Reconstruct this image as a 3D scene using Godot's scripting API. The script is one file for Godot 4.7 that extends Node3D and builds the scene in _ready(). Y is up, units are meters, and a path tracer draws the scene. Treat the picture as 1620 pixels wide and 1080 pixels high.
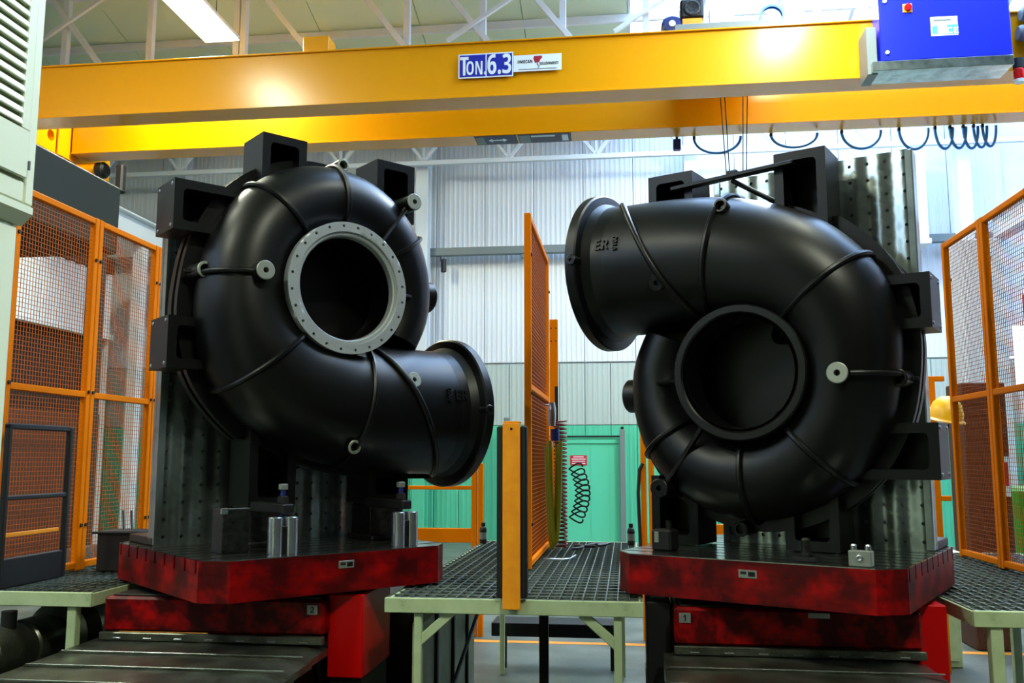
extends Node3D
# A machining bay: two black volute castings clamped on red pallets, guard fences, a yellow bridge crane.

var M := {}
var used := {}
var mesh_cache := {}

# ---------------------------------------------------------------- helpers
func numbered(called: String) -> String:
	if not used.has(called):
		used[called] = 0
		return called
	used[called] += 1
	return "%s_%03d" % [called, used[called]]

func tag(o: Node, label: String, category: String, group := "") -> Node:
	o.set_meta("label", label)
	o.set_meta("category", category)
	if group != "":
		o.set_meta("group", group)
	return o

func thing(called: String, label: String, category: String, at := Vector3.ZERO, turn := 0.0, group := "") -> Node3D:
	var o := Node3D.new()
	o.name = numbered(called)
	add_child(o)
	o.position = at
	o.rotation.y = turn
	tag(o, label, category, group)
	return o

func struct(called: String) -> Node3D:
	var o := Node3D.new()
	o.name = called
	add_child(o)
	o.set_meta("kind", "structure")
	return o

func put(parent: Node, called: String, mesh: Mesh, m: Material, xf := Transform3D.IDENTITY) -> MeshInstance3D:
	var o := MeshInstance3D.new()
	o.name = called
	o.mesh = mesh
	o.material_override = m
	o.transform = xf
	o.cast_shadow = GeometryInstance3D.SHADOW_CASTING_SETTING_ON
	parent.add_child(o, true)
	return o

func mb() -> SurfaceTool:
	var st := SurfaceTool.new()
	st.begin(Mesh.PRIMITIVE_TRIANGLES)
	return st

func done(st: SurfaceTool) -> ArrayMesh:
	st.generate_normals()
	return st.commit()

# a triangle whose front looks along dir
func tri(st: SurfaceTool, a: Vector3, b: Vector3, c: Vector3, dir: Vector3) -> void:
	var n := (c - a).cross(b - a)
	if n.dot(dir) < 0.0:
		st.add_vertex(a); st.add_vertex(c); st.add_vertex(b)
	else:
		st.add_vertex(a); st.add_vertex(b); st.add_vertex(c)

func quad(st: SurfaceTool, a: Vector3, b: Vector3, c: Vector3, d: Vector3, dir: Vector3) -> void:
	tri(st, a, b, c, dir)
	tri(st, a, c, d, dir)

# chamfered box
func box(st: SurfaceTool, c: Vector3, size: Vector3, bev := 0.004, basis := Basis.IDENTITY) -> void:
	st.set_smooth_group(-1)
	var h := size * 0.5
	var b: float = min(bev, 0.45 * min(h.x, min(h.y, h.z)))
	var P := func(sx: float, sy: float, sz: float, ax: int) -> Vector3:
		var v := Vector3(sx * (h.x - b), sy * (h.y - b), sz * (h.z - b))
		if ax == 0: v.x = sx * h.x
		elif ax == 1: v.y = sy * h.y
		else: v.z = sz * h.z
		return c + basis * v
	for s in [-1.0, 1.0]:
		quad(st, P.call(s, -1, -1, 0), P.call(s, 1, -1, 0), P.call(s, 1, 1, 0), P.call(s, -1, 1, 0), basis.x * s)
		quad(st, P.call(-1, s, -1, 1), P.call(1, s, -1, 1), P.call(1, s, 1, 1), P.call(-1, s, 1, 1), basis.y * s)
		quad(st, P.call(-1, -1, s, 2), P.call(1, -1, s, 2), P.call(1, 1, s, 2), P.call(-1, 1, s, 2), basis.z * s)
	for s in [-1.0, 1.0]:
		for t in [-1.0, 1.0]:
			quad(st, P.call(s, t, -1, 0), P.call(s, t, 1, 0), P.call(s, t, 1, 1), P.call(s, t, -1, 1), basis.x * s + basis.y * t)
			quad(st, P.call(s, -1, t, 0), P.call(s, 1, t, 0), P.call(s, 1, t, 2), P.call(s, -1, t, 2), basis.x * s + basis.z * t)
			quad(st, P.call(-1, s, t, 1), P.call(1, s, t, 1), P.call(1, s, t, 2), P.call(-1, s, t, 2), basis.y * s + basis.z * t)
			for u in [-1.0, 1.0]:
				tri(st, P.call(s, t, u, 0), P.call(s, t, u, 1), P.call(s, t, u, 2), basis.x * s + basis.y * t + basis.z * u)

func bmesh(size: Vector3, bev := 0.004) -> Mesh:
	var k := "%s|%s" % [size, bev]
	if not mesh_cache.has(k):
		var st := mb()
		box(st, Vector3.ZERO, size, bev)
		mesh_cache[k] = done(st)
	return mesh_cache[k]

# box part by centre and size
func pbox(parent: Node, called: String, c: Vector3, size: Vector3, m: Material, bev := 0.004) -> MeshInstance3D:
	return put(parent, called, bmesh(size, bev), m, Transform3D(Basis.IDENTITY, c))

func aim(a: Vector3, b: Vector3) -> Basis:
	# basis whose y axis runs from a to b
	var y := (b - a).normalized()
	var ref := Vector3.UP if abs(y.y) < 0.95 else Vector3.RIGHT
	var x := ref.cross(y).normalized()
	var z := x.cross(y).normalized()
	return Basis(x, y, z)

# rectangular bar from a to b: w across (horizontal), d the other way
func bar(st: SurfaceTool, a: Vector3, b: Vector3, w: float, d: float, bev := 0.003) -> void:
	box(st, (a + b) * 0.5, Vector3(w, a.distance_to(b), d), bev, aim(a, b))

func pbar(parent: Node, called: String, a: Vector3, b: Vector3, w: float, d: float, m: Material, bev := 0.003) -> MeshInstance3D:
	var st := mb()
	bar(st, a, b, w, d, bev)
	return put(parent, called, done(st), m)

# round sweep along points with radii
func sweep(st: SurfaceTool, pts: Array, radii: Array, n := 12, caps := true, open_radius := 0.0) -> void:
	st.set_smooth_group(1)
	var rings := []
	var up := Vector3.ZERO
	for i in pts.size():
		var t: Vector3
		if i == 0: t = pts[1] - pts[0]
		elif i == pts.size() - 1: t = pts[i] - pts[i - 1]
		else: t = pts[i + 1] - pts[i - 1]
		t = t.normalized()
		if i == 0:
			up = Vector3.UP if abs(t.y) < 0.9 else Vector3.RIGHT
		up = (up - t * up.dot(t)).normalized()
		var sd := t.cross(up)
		var r: float = radii[min(i, radii.size() - 1)]
		var ring := []
		for k in n:
			var a := TAU * k / n
			ring.append(pts[i] + (up * cos(a) + sd * sin(a)) * r)
		rings.append(ring)
	for i in pts.size() - 1:
		var mid: Vector3 = (pts[i] + pts[i + 1]) * 0.5
		for k in n:
			var k2 := (k + 1) % n
			var a: Vector3 = rings[i][k]
			var b: Vector3 = rings[i][k2]
			var c: Vector3 = rings[i + 1][k2]
			var d: Vector3 = rings[i + 1][k]
			var face := (a + b + c + d) * 0.25
			if Vector2(face.x, face.y).length() < open_radius: continue
			quad(st, a, b, c, d, face - mid)
	if caps:
		st.set_smooth_group(2)
		for e in [0, pts.size() - 1]:
			var dir: Vector3 = pts[0] - pts[1] if e == 0 else pts[e] - pts[e - 1]
			for k in n:
				tri(st, pts[e], rings[e][k], rings[e][(k + 1) % n], dir)

func psweep(parent: Node, called: String, pts: Array, radii: Array, m: Material, n := 12) -> MeshInstance3D:
	var st := mb()
	sweep(st, pts, radii, n)
	return put(parent, called, done(st), m)

# lathe about the y axis of xf; profile of (r, h) walking up the outside
func lathe(st: SurfaceTool, prof: Array, n: int, xf: Transform3D, smooth := false) -> void:
	for i in prof.size() - 1:
		st.set_smooth_group(1 if smooth else i + 1)
		var p: Vector2 = prof[i]
		var q: Vector2 = prof[i + 1]
		var nr := q.y - p.y
		var nh := -(q.x - p.x)
		for k in n:
			var a0 := TAU * k / n
			var a1 := TAU * (k + 1) / n
			var d0 := Vector3(cos(a0), 0, sin(a0))
			var d1 := Vector3(cos(a1), 0, sin(a1))
			var dir := xf.basis * ((d0 + d1).normalized() * nr + Vector3.UP * nh)
			var a := xf * (d0 * p.x + Vector3.UP * p.y)
			var b := xf * (d1 * p.x + Vector3.UP * p.y)
			var c := xf * (d1 * q.x + Vector3.UP * q.y)
			var d := xf * (d0 * q.x + Vector3.UP * q.y)
			if p.x > 0.0001: tri(st, a, b, c, dir)
			if q.x > 0.0001: tri(st, a, c, d, dir)

# cylinder-like axis transforms
func axis(at: Vector3, dir: Vector3) -> Transform3D:
	return Transform3D(aim(at, at + dir), at)

func plathe(parent: Node, called: String, prof: Array, at: Vector3, dir: Vector3, m: Material, n := 24, smooth := false) -> MeshInstance3D:
	var st := mb()
	lathe(st, prof, n, axis(at, dir), smooth)
	return put(parent, called, done(st), m)

# prism: polygon in xy pushed from z0 to z1
func prism(st: SurfaceTool, poly: PackedVector2Array, z0: float, z1: float, xf := Transform3D.IDENTITY) -> void:
	st.set_smooth_group(-1)
	var idx := Geometry2D.triangulate_polygon(poly)
	for s in [[z0, -1.0], [z1, 1.0]]:
		for i in range(0, idx.size(), 3):
			var a := xf * Vector3(poly[idx[i]].x, poly[idx[i]].y, s[0])
			var b := xf * Vector3(poly[idx[i + 1]].x, poly[idx[i + 1]].y, s[0])
			var c := xf * Vector3(poly[idx[i + 2]].x, poly[idx[i + 2]].y, s[0])
			tri(st, a, b, c, xf.basis * Vector3(0, 0, s[1]))
	var cw := Geometry2D.is_polygon_clockwise(poly)
	for i in poly.size():
		var p := poly[i]
		var q := poly[(i + 1) % poly.size()]
		var nn := Vector2(q.y - p.y, -(q.x - p.x))
		if cw: nn = -nn
		quad(st, xf * Vector3(p.x, p.y, z0), xf * Vector3(q.x, q.y, z0), xf * Vector3(q.x, q.y, z1), xf * Vector3(p.x, p.y, z1), xf.basis * Vector3(nn.x, nn.y, 0))

func ring_poly(r: float, n: int, c := Vector2.ZERO) -> PackedVector2Array:
	var a := PackedVector2Array()
	for k in n: a.append(c + Vector2(cos(TAU * k / n), sin(TAU * k / n)) * r)
	return a

# one cell of a drilled plate: f maps (u, v, depth) to space; n a multiple of 8
func drilled_cell(st: SurfaceTool, f: Callable, u0: float, u1: float, v0: float, v1: float, c: Vector2, ru: float, rv: float, depth: float, n := 16, rings := 1) -> void:
	var loops := []
	for q in rings + 1:
		loops.append([])
	var sunk := []
	for k in n:
		var a := TAU * k / n
		var d := Vector2(cos(a), sin(a))
		var inner := c + Vector2(d.x * ru, d.y * rv)
		var e: Vector2 = d / maxf(absf(d.x), absf(d.y))
		var outer := c + Vector2(e.x * ((u1 - c.x) if e.x > 0 else (c.x - u0)), e.y * ((v1 - c.y) if e.y > 0 else (c.y - v0)))
		for q in rings + 1:
			var p := inner.lerp(outer, float(q) / rings)
			loops[q].append(f.call(p.x, p.y, 0.0))
		sunk.append(f.call(inner.x, inner.y, depth))
	var bottom: Vector3 = f.call(c.x, c.y, depth)
	var nrm: Vector3 = f.call(c.x, c.y, 0.0) - bottom
	for k in n:
		var k2 := (k + 1) % n
		st.set_smooth_group(1)
		for q in rings:
			quad(st, loops[q][k], loops[q][k2], loops[q + 1][k2], loops[q + 1][k], nrm)
		st.set_smooth_group(3)
		quad(st, loops[0][k], loops[0][k2], sunk[k2], sunk[k], bottom + nrm * 0.5 - (loops[0][k] + sunk[k2]) * 0.5)
		st.set_smooth_group(4)
		tri(st, bottom, sunk[k], sunk[k2], nrm)

# ---------------------------------------------------------------- materials
func lin(c: Color) -> Color:
	return c

func mat(c: Color, rough := 0.6, metal := 0.0, spec := 0.5) -> StandardMaterial3D:
	var m := StandardMaterial3D.new()
	m.albedo_color = c
	m.roughness = rough
	m.metallic = metal
	m.metallic_specular = spec
	return m

func noise_img(seed_: int, freq: float, oct: int, size := 256, kind := FastNoiseLite.TYPE_SIMPLEX_SMOOTH) -> Image:
	var n := FastNoiseLite.new()
	n.seed = seed_
	n.noise_type = kind
	n.frequency = freq
	n.fractal_octaves = oct
	return n.get_seamless_image(size, size)

# colour texture from a noise image through colour stops [[t, colour], ...]
func ramp_tex(img: Image, stops: Array, fine: Image = null, fine_amt := 0.0) -> ImageTexture:
	var s := img.get_width()
	var out := Image.create(s, s, true, Image.FORMAT_RGB8)
	for y in s:
		for x in s:
			var v := img.get_pixel(x, y).r
			if fine != null: v = clamp(v + (fine.get_pixel(x, y).r - 0.5) * fine_amt, 0.0, 1.0)
			var c: Color = stops[0][1]
			for i in stops.size() - 1:
				if v >= stops[i][0]:
					var t: float = clamp((v - stops[i][0]) / (stops[i + 1][0] - stops[i][0]), 0.0, 1.0)
					c = (stops[i][1] as Color).lerp(stops[i + 1][1], t)
			out.set_pixel(x, y, c)
	out.generate_mipmaps()
	return ImageTexture.create_from_image(out)

func textured(m: StandardMaterial3D, tex: Texture2D, scale: float) -> StandardMaterial3D:
	m.albedo_color = Color.WHITE
	m.albedo_texture = tex
	m.uv1_triplanar = true
	m.uv1_world_triplanar = true
	m.uv1_scale = Vector3.ONE * scale
	return m

func make_materials() -> void:
	var n1 := noise_img(3, 0.012, 5)
	var n2 := noise_img(11, 0.05, 4)
	var n3 := noise_img(29, 0.2, 2)
	M.black = mat(Color(0.085, 0.09, 0.095), 0.38, 0.0, 0.4)
	M.black = textured(M.black, ramp_tex(n2, [[0.0, Color(0.01, 0.011, 0.013)], [0.55, Color(0.016, 0.018, 0.021)], [1.0, Color(0.032, 0.033, 0.03)]], n3, 0.3), 1.3)
	M.machined = textured(mat(Color.WHITE, 0.38, 0.45), ramp_tex(n3, [[0.0, Color(0.62, 0.64, 0.65)], [1.0, Color(0.78, 0.8, 0.8)]]), 3.0)
	M.boss_face = mat(Color(0.62, 0.64, 0.6), 0.45, 0.6)
	M.steel = textured(mat(Color.WHITE, 0.25, 0.95), ramp_tex(n1, [[0.0, Color(0.5, 0.54, 0.52)], [0.5, Color(0.64, 0.68, 0.66)], [1.0, Color(0.74, 0.78, 0.76)]], n2, 0.4), 1.1)
	M.ground = textured(mat(Color.WHITE, 0.17, 0.95), ramp_tex(n3, [[0.0, Color(0.4, 0.42, 0.41)], [1.0, Color(0.58, 0.6, 0.58)]], n2, 0.4), 2.0)
	M.steel_dark = textured(mat(Color.WHITE, 0.4, 0.8), ramp_tex(n2, [[0.0, Color(0.1, 0.1, 0.1)], [1.0, Color(0.26, 0.26, 0.25)]], n3, 0.5), 2.0)
	M.cover = textured(mat(Color.WHITE, 0.3, 0.85), ramp_tex(n1, [[0.0, Color(0.27, 0.28, 0.24)], [0.5, Color(0.4, 0.41, 0.36)], [1.0, Color(0.52, 0.53, 0.48)]], n3, 0.45), 1.5)
	M.chrome = mat(Color(0.72, 0.74, 0.76), 0.32, 1.0)
	M.iron = mat(Color(0.05, 0.05, 0.052), 0.55, 0.3)
	M.red = textured(mat(Color.WHITE, 0.4, 0.0, 0.3), ramp_tex(n1, [[0.0, Color(0.2, 0.015, 0.02)], [0.45, Color(0.28, 0.012, 0.018)], [0.62, Color(0.45, 0.006, 0.01)], [1.0, Color(0.66, 0.004, 0.004)]], n2, 0.35), 1.4)
	M.red_clean = mat(Color(0.74, 0.004, 0.004), 0.4, 0.0, 0.3)
	M.yellow = mat(Color(0.86, 0.58, 0.0), 0.25, 0.0, 0.42)
	M.orange = mat(Color(0.86, 0.45, 0.0), 0.55, 0.0, 0.15)
	M.wire = mat(Color(0.66, 0.32, 0.02), 0.5, 0.0, 0.3)
	M.post_yellow = textured(mat(Color.WHITE, 0.5), ramp_tex(n1, [[0.0, Color(0.9, 0.54, 0.005)], [1.0, Color(0.97, 0.62, 0.01)]], n3, 0.2), 3.0)
	M.cream = textured(mat(Color.WHITE, 0.5), ramp_tex(n1, [[0.0, Color(0.56, 0.62, 0.47)], [0.3, Color(0.66, 0.73, 0.56)], [1.0, Color(0.71, 0.77, 0.61)]], n3, 0.3), 2.0)
	M.cabinet = mat(Color(0.86, 0.88, 0.74), 0.45)
	M.wall_white = mat(Color(0.82, 0.84, 0.86), 0.55)
	M.wall_low = mat(Color(0.66, 0.71, 0.69), 0.55)
	M.teal = mat(Color(0.3, 0.72, 0.58), 0.5)
	M.door_teal = mat(Color(0.32, 0.75, 0.61), 0.45)
	M.roof = mat(Color(0.78, 0.86, 0.76), 0.8)
	M.white_steel = mat(Color(0.82, 0.85, 0.87), 0.5)
	M.grey_steel = mat(Color(0.42, 0.46, 0.46), 0.5)
	M.floor = textured(mat(Color.WHITE, 0.45), ramp_tex(n1, [[0.0, Color(0.24, 0.25, 0.22)], [0.5, Color(0.32, 0.33, 0.3)], [1.0, Color(0.4, 0.41, 0.38)]], n3, 0.3), 0.4)
	M.line = mat(Color(0.8, 0.5, 0.06), 0.6)
	M.grating = textured(mat(Color.WHITE, 0.4, 0.7), ramp_tex(n2, [[0.0, Color(0.26, 0.29, 0.26)], [0.6, Color(0.44, 0.48, 0.46)], [1.0, Color(0.64, 0.68, 0.67)]], n3, 0.6), 2.5)
	M.tread = textured(mat(Color.WHITE, 0.5, 0.3), ramp_tex(n3, [[0.0, Color(0.24, 0.27, 0.24)], [0.65, Color(0.42, 0.46, 0.42)], [1.0, Color(0.66, 0.7, 0.68)]], n2, 0.5), 4.0)
	M.chips = textured(mat(Color.WHITE, 0.45, 0.6), ramp_tex(n3, [[0.0, Color(0.06, 0.06, 0.06)], [0.6, Color(0.16, 0.16, 0.15)], [1.0, Color(0.5, 0.5, 0.48)]]), 5.0)
	M.rubber = mat(Color(0.022, 0.022, 0.022), 0.6)
	M.blue = mat(Color(0.02, 0.1, 0.78), 0.35)
	M.blue_dark = mat(Color(0.03, 0.12, 0.4), 0.4)
	M.cable_blue = mat(Color(0.13, 0.45, 0.78), 0.4)
	M.print_white = mat(Color(0.86, 0.89, 0.91), 0.5)
	M.print_blue = mat(Color(0.02, 0.1, 0.62), 0.45)
	M.print_navy = mat(Color(0.03, 0.06, 0.25), 0.5)
	M.print_red = mat(Color(0.62, 0.02, 0.16), 0.5)
	M.print_black = mat(Color(0.05, 0.06, 0.08), 0.6)
	M.print_cyan = mat(Color(0.3, 0.62, 0.86), 0.5)
	M.sign_red = mat(Color(0.72, 0.03, 0.16), 0.5)
	M.red_light = mat(Color(0.8, 0.02, 0.04), 0.2)
	M.hood = mat(Color(0.16, 0.175, 0.125), 0.6, 0.0, 0.3)
	M.wall_dark = mat(Color(0.11, 0.12, 0.11), 0.7)
	M.brown = textured(mat(Color.WHITE, 0.7), ramp_tex(n2, [[0.0, Color(0.2, 0.09, 0.05)], [1.0, Color(0.36, 0.19, 0.12)]], n3, 0.4), 2.0)
	M.brown_dark = mat(Color(0.09, 0.055, 0.03), 0.7)
	M.hose_yellow = mat(Color(0.5, 0.52, 0.05), 0.45)
	M.hose_red = mat(Color(0.42, 0.05, 0.01), 0.4)
	M.hose_black = mat(Color(0.03, 0.03, 0.03), 0.45)
	M.helmet = mat(Color(0.92, 0.68, 0.01), 0.35)
	M.green = mat(Color(0.2, 0.5, 0.05), 0.5)
	M.plate_alu = textured(mat(Color.WHITE, 0.4, 0.5), ramp_tex(n3, [[0.0, Color(0.4, 0.42, 0.4)], [1.0, Color(0.68, 0.7, 0.66)]]), 6.0)
	M.glass = mat(Color(0.92, 0.96, 1.0, 0.08), 0.05)
	M.glass.transparency = BaseMaterial3D.TRANSPARENCY_ALPHA
	M.lamp = mat(Color(1, 1, 0.92), 0.5)
	M.lamp.emission_enabled = true
	M.lamp.emission = Color(1.0, 0.98, 0.86)
	M.lamp.emission_energy_multiplier = 5.0
	M.lamp_case = mat(Color(0.78, 0.8, 0.78), 0.5)

# ---------------------------------------------------------------- lettering
func text(parent: Node, called: String, words: String, at: Vector3, height: float, m: Material, squeeze := 1.0, basis := Basis.IDENTITY, depth := 0.004, bold := true) -> MeshInstance3D:
	var f := SystemFont.new()
	f.font_names = PackedStringArray(["Droid Sans"])
	if bold: f.font_weight = 700
	var t := TextMesh.new()
	t.font = f
	t.text = words
	t.font_size = 64
	t.pixel_size = height / 46.0
	t.depth = depth
	t.curve_step = 2.0
	var xf := Transform3D(basis * Basis.from_scale(Vector3(squeeze, 1, 1)), at)
	return put(parent, called, t, m, xf)

# ---------------------------------------------------------------- the volute casting
# frame: origin on the suction axis, x along the discharge, y up, z towards the suction side
const Z0 := 0.17

func volute_path() -> Array:
	var key := [[0.80, -0.595, 0.345], [0.62, -0.595, 0.345], [0.42, -0.592, 0.342], [0.22, -0.58, 0.336], [0.06, -0.555, 0.326]]
	for p in [[258, 0.515, 0.312], [242, 0.497, 0.296], [222, 0.478, 0.277], [202, 0.448, 0.256], [182, 0.424, 0.241], [160, 0.425, 0.232], [138, 0.437, 0.227], [115, 0.455, 0.221], [92, 0.475, 0.214], [68, 0.494, 0.202], [44, 0.502, 0.184], [20, 0.502, 0.163], [-4, 0.5, 0.145], [-26, 0.49, 0.13]]:
		var a := deg_to_rad(p[0])
		key.append([cos(a) * p[1], sin(a) * p[1], p[2]])
	var pts := []
	for i in key.size() - 1:
		var k0: Array = key[max(i - 1, 0)]
		var k1: Array = key[i]
		var k2: Array = key[i + 1]
		var k3: Array = key[min(i + 2, key.size() - 1)]
		for j in 5:
			var t := j / 5.0
			var v := []
			for c in 3:
				v.append(cubic_interpolate(k1[c], k2[c], k0[c], k3[c], t))
			pts.append(Vector3(v[0], v[1], v[2]))
	var e: Array = key[key.size() - 1]
	pts.append(Vector3(e[0], e[1], e[2]))
	return pts

# a rib hoop round the tube at path index i, from angle a0 to a1
func hoop(parent: Node, path: Array, i: int, wide: float, high: float) -> void:
	var p: Vector3 = path[i]
	var q: Vector3 = path[i + 1]
	var o: Vector3 = path[i - 1]
	var t := Vector3(q.x - o.x, q.y - o.y, 0).normalized()
	var st := mb()
	var r := p.z
	lathe(st, [Vector2(r - 0.02, -wide), Vector2(r + high * 0.55, -wide), Vector2(r + high, -wide * 0.45), Vector2(r + high, wide * 0.45), Vector2(r + high * 0.55, wide), Vector2(r - 0.02, wide)], 56, axis(Vector3(p.x, p.y, Z0), t))
	put(parent, "rib", done(st), M.black)

func boss(parent: Node, at: Vector3, dir: Vector3, len_: float, r: float, hollow: bool, bright := true) -> void:
	# at is the middle of the machined end face; the shaft runs back along -dir
	var st := mb()
	lathe(st, [Vector2(r * 1.12, -len_), Vector2(r, -len_ * 0.5), Vector2(r, -0.004)], 28, axis(at, dir), true)
	var b := put(parent, "boss", done(st), M.black)
	st = mb()
	var hole := r * (0.66 if hollow else 0.3)
	lathe(st, [Vector2(r, -0.004), Vector2(r - 0.004, 0), Vector2(hole, 0), Vector2(hole, -0.03)], 28, axis(at, dir))
	var f := put(b, "end_face", done(st), M.boss_face if bright else M.black)
	if bright: f.set_meta("label", "bright machined end of the boss")
	st = mb()
	lathe(st, [Vector2(hole, -0.03), Vector2(0, -0.03)], 28, axis(at, dir))
	put(b, "bore", done(st), M.black)

# mounting pad: an open box with a rounded window in its front, standing out along dir
func pad(parent: Node, c: Vector2, along: Vector2, wide: float, deep: float) -> void:
	# c: middle of the outer face; along: outward direction; deep: how far it reaches inwards
	var z0 := -0.09
	var z1 := 0.15
	var ang := along.angle() - PI / 2
	var xf := Transform3D(Basis(Vector3.BACK, ang), Vector3(c.x, c.y, 0))
	var w := wide * 0.5
	var th := 0.045
	var rr := 0.022
	# U-shaped front: outer rectangle with a window open to the inside
	var poly := PackedVector2Array([Vector2(-w, 0), Vector2(-w, -deep), Vector2(-w + th, -deep)])
	for k in 5:
		var a := PI - PI / 2 * k / 4.0
		poly.append(Vector2(-w + th + rr, -th - rr) + Vector2(cos(a), sin(a)) * rr)
	for k in 5:
		var a := PI / 2 - PI / 2 * k / 4.0
		poly.append(Vector2(w - th - rr, -th - rr) + Vector2(cos(a), sin(a)) * rr)
	poly.append_array(PackedVector2Array([Vector2(w - th, -deep), Vector2(w, -deep), Vector2(w, 0)]))
	var st := mb()
	prism(st, poly, z0, z1, xf)
	var p := put(parent, "mounting_pad", done(st), M.black)
	st = mb()
	var web := xf * Vector3(0, -deep * 0.5 - 0.01, z0 + 0.012)
	box(st, web, Vector3(wide - 0.02, deep - 0.02, 0.02), 0.002, xf.basis)
	put(p, "back_web", done(st), M.black)
	for s in [-1.0, 1.0]:
		for zz in [z0 + 0.03, z1 - 0.03]:
			st = mb()
			var at: Vector3 = xf * Vector3(s * (w - 0.022), 0.0, zz)
			lathe(st, [Vector2(0.009, -0.004), Vector2(0.009, 0.003), Vector2(0.006, 0.005), Vector2(0, 0.005)], 10, axis(at, xf.basis.y))
			put(p, "bolt", done(st), M.chrome)

func casting(label: String, at: Vector3, turn: float, roll: float, machined: bool) -> Node3D:
	var t := thing("volute_casting", label, "pump casing", at, turn, "volute castings on the pallets")
	t.rotation = Vector3(0, turn, 0)
	t.basis = Basis(Vector3.UP, turn) * Basis(Vector3.BACK, roll)
	var path := volute_path()
	# volute tube
	var pts := []
	var rad := []
	for p in path:
		pts.append(Vector3(p.x, p.y, Z0))
		rad.append(p.z)
	var st := mb()
	sweep(st, pts, rad, 72, true, 0.262)
	put(t, "volute_tube", done(st), M.black)
	# split flange following the outside of the tube
	var poly := PackedVector2Array()
	for i in range(0, path.size()):
		var p: Vector3 = path[i]
		var o: Vector3 = path[max(i - 1, 0)]
		var q: Vector3 = path[min(i + 1, path.size() - 1)]
		var tg := Vector2(q.x - o.x, q.y - o.y).normalized()
		var nn := Vector2(-tg.y, tg.x)
		if nn.dot(Vector2(p.x, p.y)) < 0: nn = -nn
		if p.x > 0.0 and p.y < -0.5: nn = Vector2(0, -1)
		var lip := 0.028 if p.y < -0.45 and p.x > -0.2 else 0.06
		poly.append(Vector2(p.x, p.y) + nn * (p.z + lip))
	poly.append_array(PackedVector2Array([Vector2(0.68, -0.3), Vector2(0.8, -0.26)]))
	st = mb()
	prism(st, poly, -0.05, 0.0)
	put(t, "split_flange", done(st), M.black)
	st = mb()
	prism(st, poly, 0.035, 0.075)
	put(t, "split_flange", done(st), M.black)
	# back drum
	st = mb()
	lathe(st, [Vector2(0, -0.17), Vector2(0.56, -0.17), Vector2(0.6, -0.14), Vector2(0.62, 0.04)], 64, axis(Vector3.ZERO, Vector3.BACK))
	put(t, "back_cover", done(st), M.black)
	# suction neck
	st = mb()
	lathe(st, [Vector2(0.43, 0.1), Vector2(0.37, 0.22), Vector2(0.315, 0.31), Vector2(0.295, 0.37), Vector2(0.295, 0.412)], 72, axis(Vector3.ZERO, Vector3.BACK), true)
	put(t, "suction_neck", done(st), M.black)
	st = mb()
	lathe(st, [Vector2(0.266, 0.43), Vector2(0.262, 0.3), Vector2(0.262, 0.22)], 72, axis(Vector3.ZERO, Vector3.BACK), true)
	put(t, "suction_bore", done(st), M.black)
	# suction flange ring with 24 drilled holes
	st = mb()
	var zf := 0.452
	var f := func(u: float, v: float, d: float) -> Vector3:
		return Vector3(cos(u) * v, sin(u) * v, zf - d)
	if machined:
		for k in 24:
			var u0 := TAU * k / 24.0
			var u1 := TAU * (k + 1) / 24.0
			drilled_cell(st, f, u0, u1, 0.288, 0.337, Vector2((u0 + u1) * 0.5, 0.317), 0.0075 / 0.317, 0.0075, 0.03, 16, 2)
		lathe(st, [Vector2(0.337, 0.405), Vector2(0.337, zf)], 96, axis(Vector3.ZERO, Vector3.BACK), true)
		lathe(st, [Vector2(0.288, zf), Vector2(0.288, zf - 0.012), Vector2(0.272, zf - 0.012), Vector2(0.266, zf - 0.018), Vector2(0.262, zf - 0.05)], 96, axis(Vector3.ZERO, Vector3.BACK))
		lathe(st, [Vector2(0.29, 0.405), Vector2(0.337, 0.405)], 96, axis(Vector3.ZERO, Vector3.BACK))
		var r := put(t, "suction_flange", done(st), M.machined)
		r.set_meta("label", "bright machined ring with drilled bolt holes")
	else:
		lathe(st, [Vector2(0.29, 0.385), Vector2(0.312, 0.385), Vector2(0.318, 0.392), Vector2(0.318, 0.424), Vector2(0.312, 0.432), Vector2(0.282, 0.432), Vector2(0.274, 0.424), Vector2(0.262, 0.39)], 96, axis(Vector3.ZERO, Vector3.BACK))
		put(t, "suction_flange", done(st), M.black)
	# discharge flange
	st = mb()
	lathe(st, [Vector2(0.345, 0.66), Vector2(0.352, 0.72), Vector2(0.372, 0.765), Vector2(0.412, 0.772), Vector2(0.42, 0.78), Vector2(0.42, 0.825), Vector2(0.414, 0.832), Vector2(0.31, 0.832), Vector2(0.3, 0.825), Vector2(0.3, 0.6)], 72, axis(Vector3(0, -0.595, Z0), Vector3.RIGHT))
	put(t, "discharge_flange", done(st), M.black)
	st = mb()
	lathe(st, [Vector2(0.33, 0.806), Vector2(0.0, 0.806)], 48, axis(Vector3(0, -0.595, Z0), Vector3.RIGHT))
	put(t, "discharge_bore", done(st), M.black)
	boss(t, Vector3(0.79, -0.595, 0.60), Vector3(0, 0, 1), 0.06, 0.028, false, false)
	# hoop ribs across the tube
	for want in [Vector2(0.12, -0.57), Vector2(cos(deg_to_rad(226)), sin(deg_to_rad(226))) * 0.48, Vector2(cos(deg_to_rad(131)), sin(deg_to_rad(131))) * 0.44, Vector2(cos(deg_to_rad(85)), sin(deg_to_rad(85))) * 0.48, Vector2(cos(deg_to_rad(34)), sin(deg_to_rad(34))) * 0.5]:
		var best := 1
		for i in range(1, path.size() - 1):
			if Vector2(path[i].x, path[i].y).distance_to(want) < Vector2(path[best].x, path[best].y).distance_to(want): best = i
		hoop(t, path, best, 0.013, 0.022)
	# slanting rib wound over the discharge pipe
	pts = []
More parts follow.
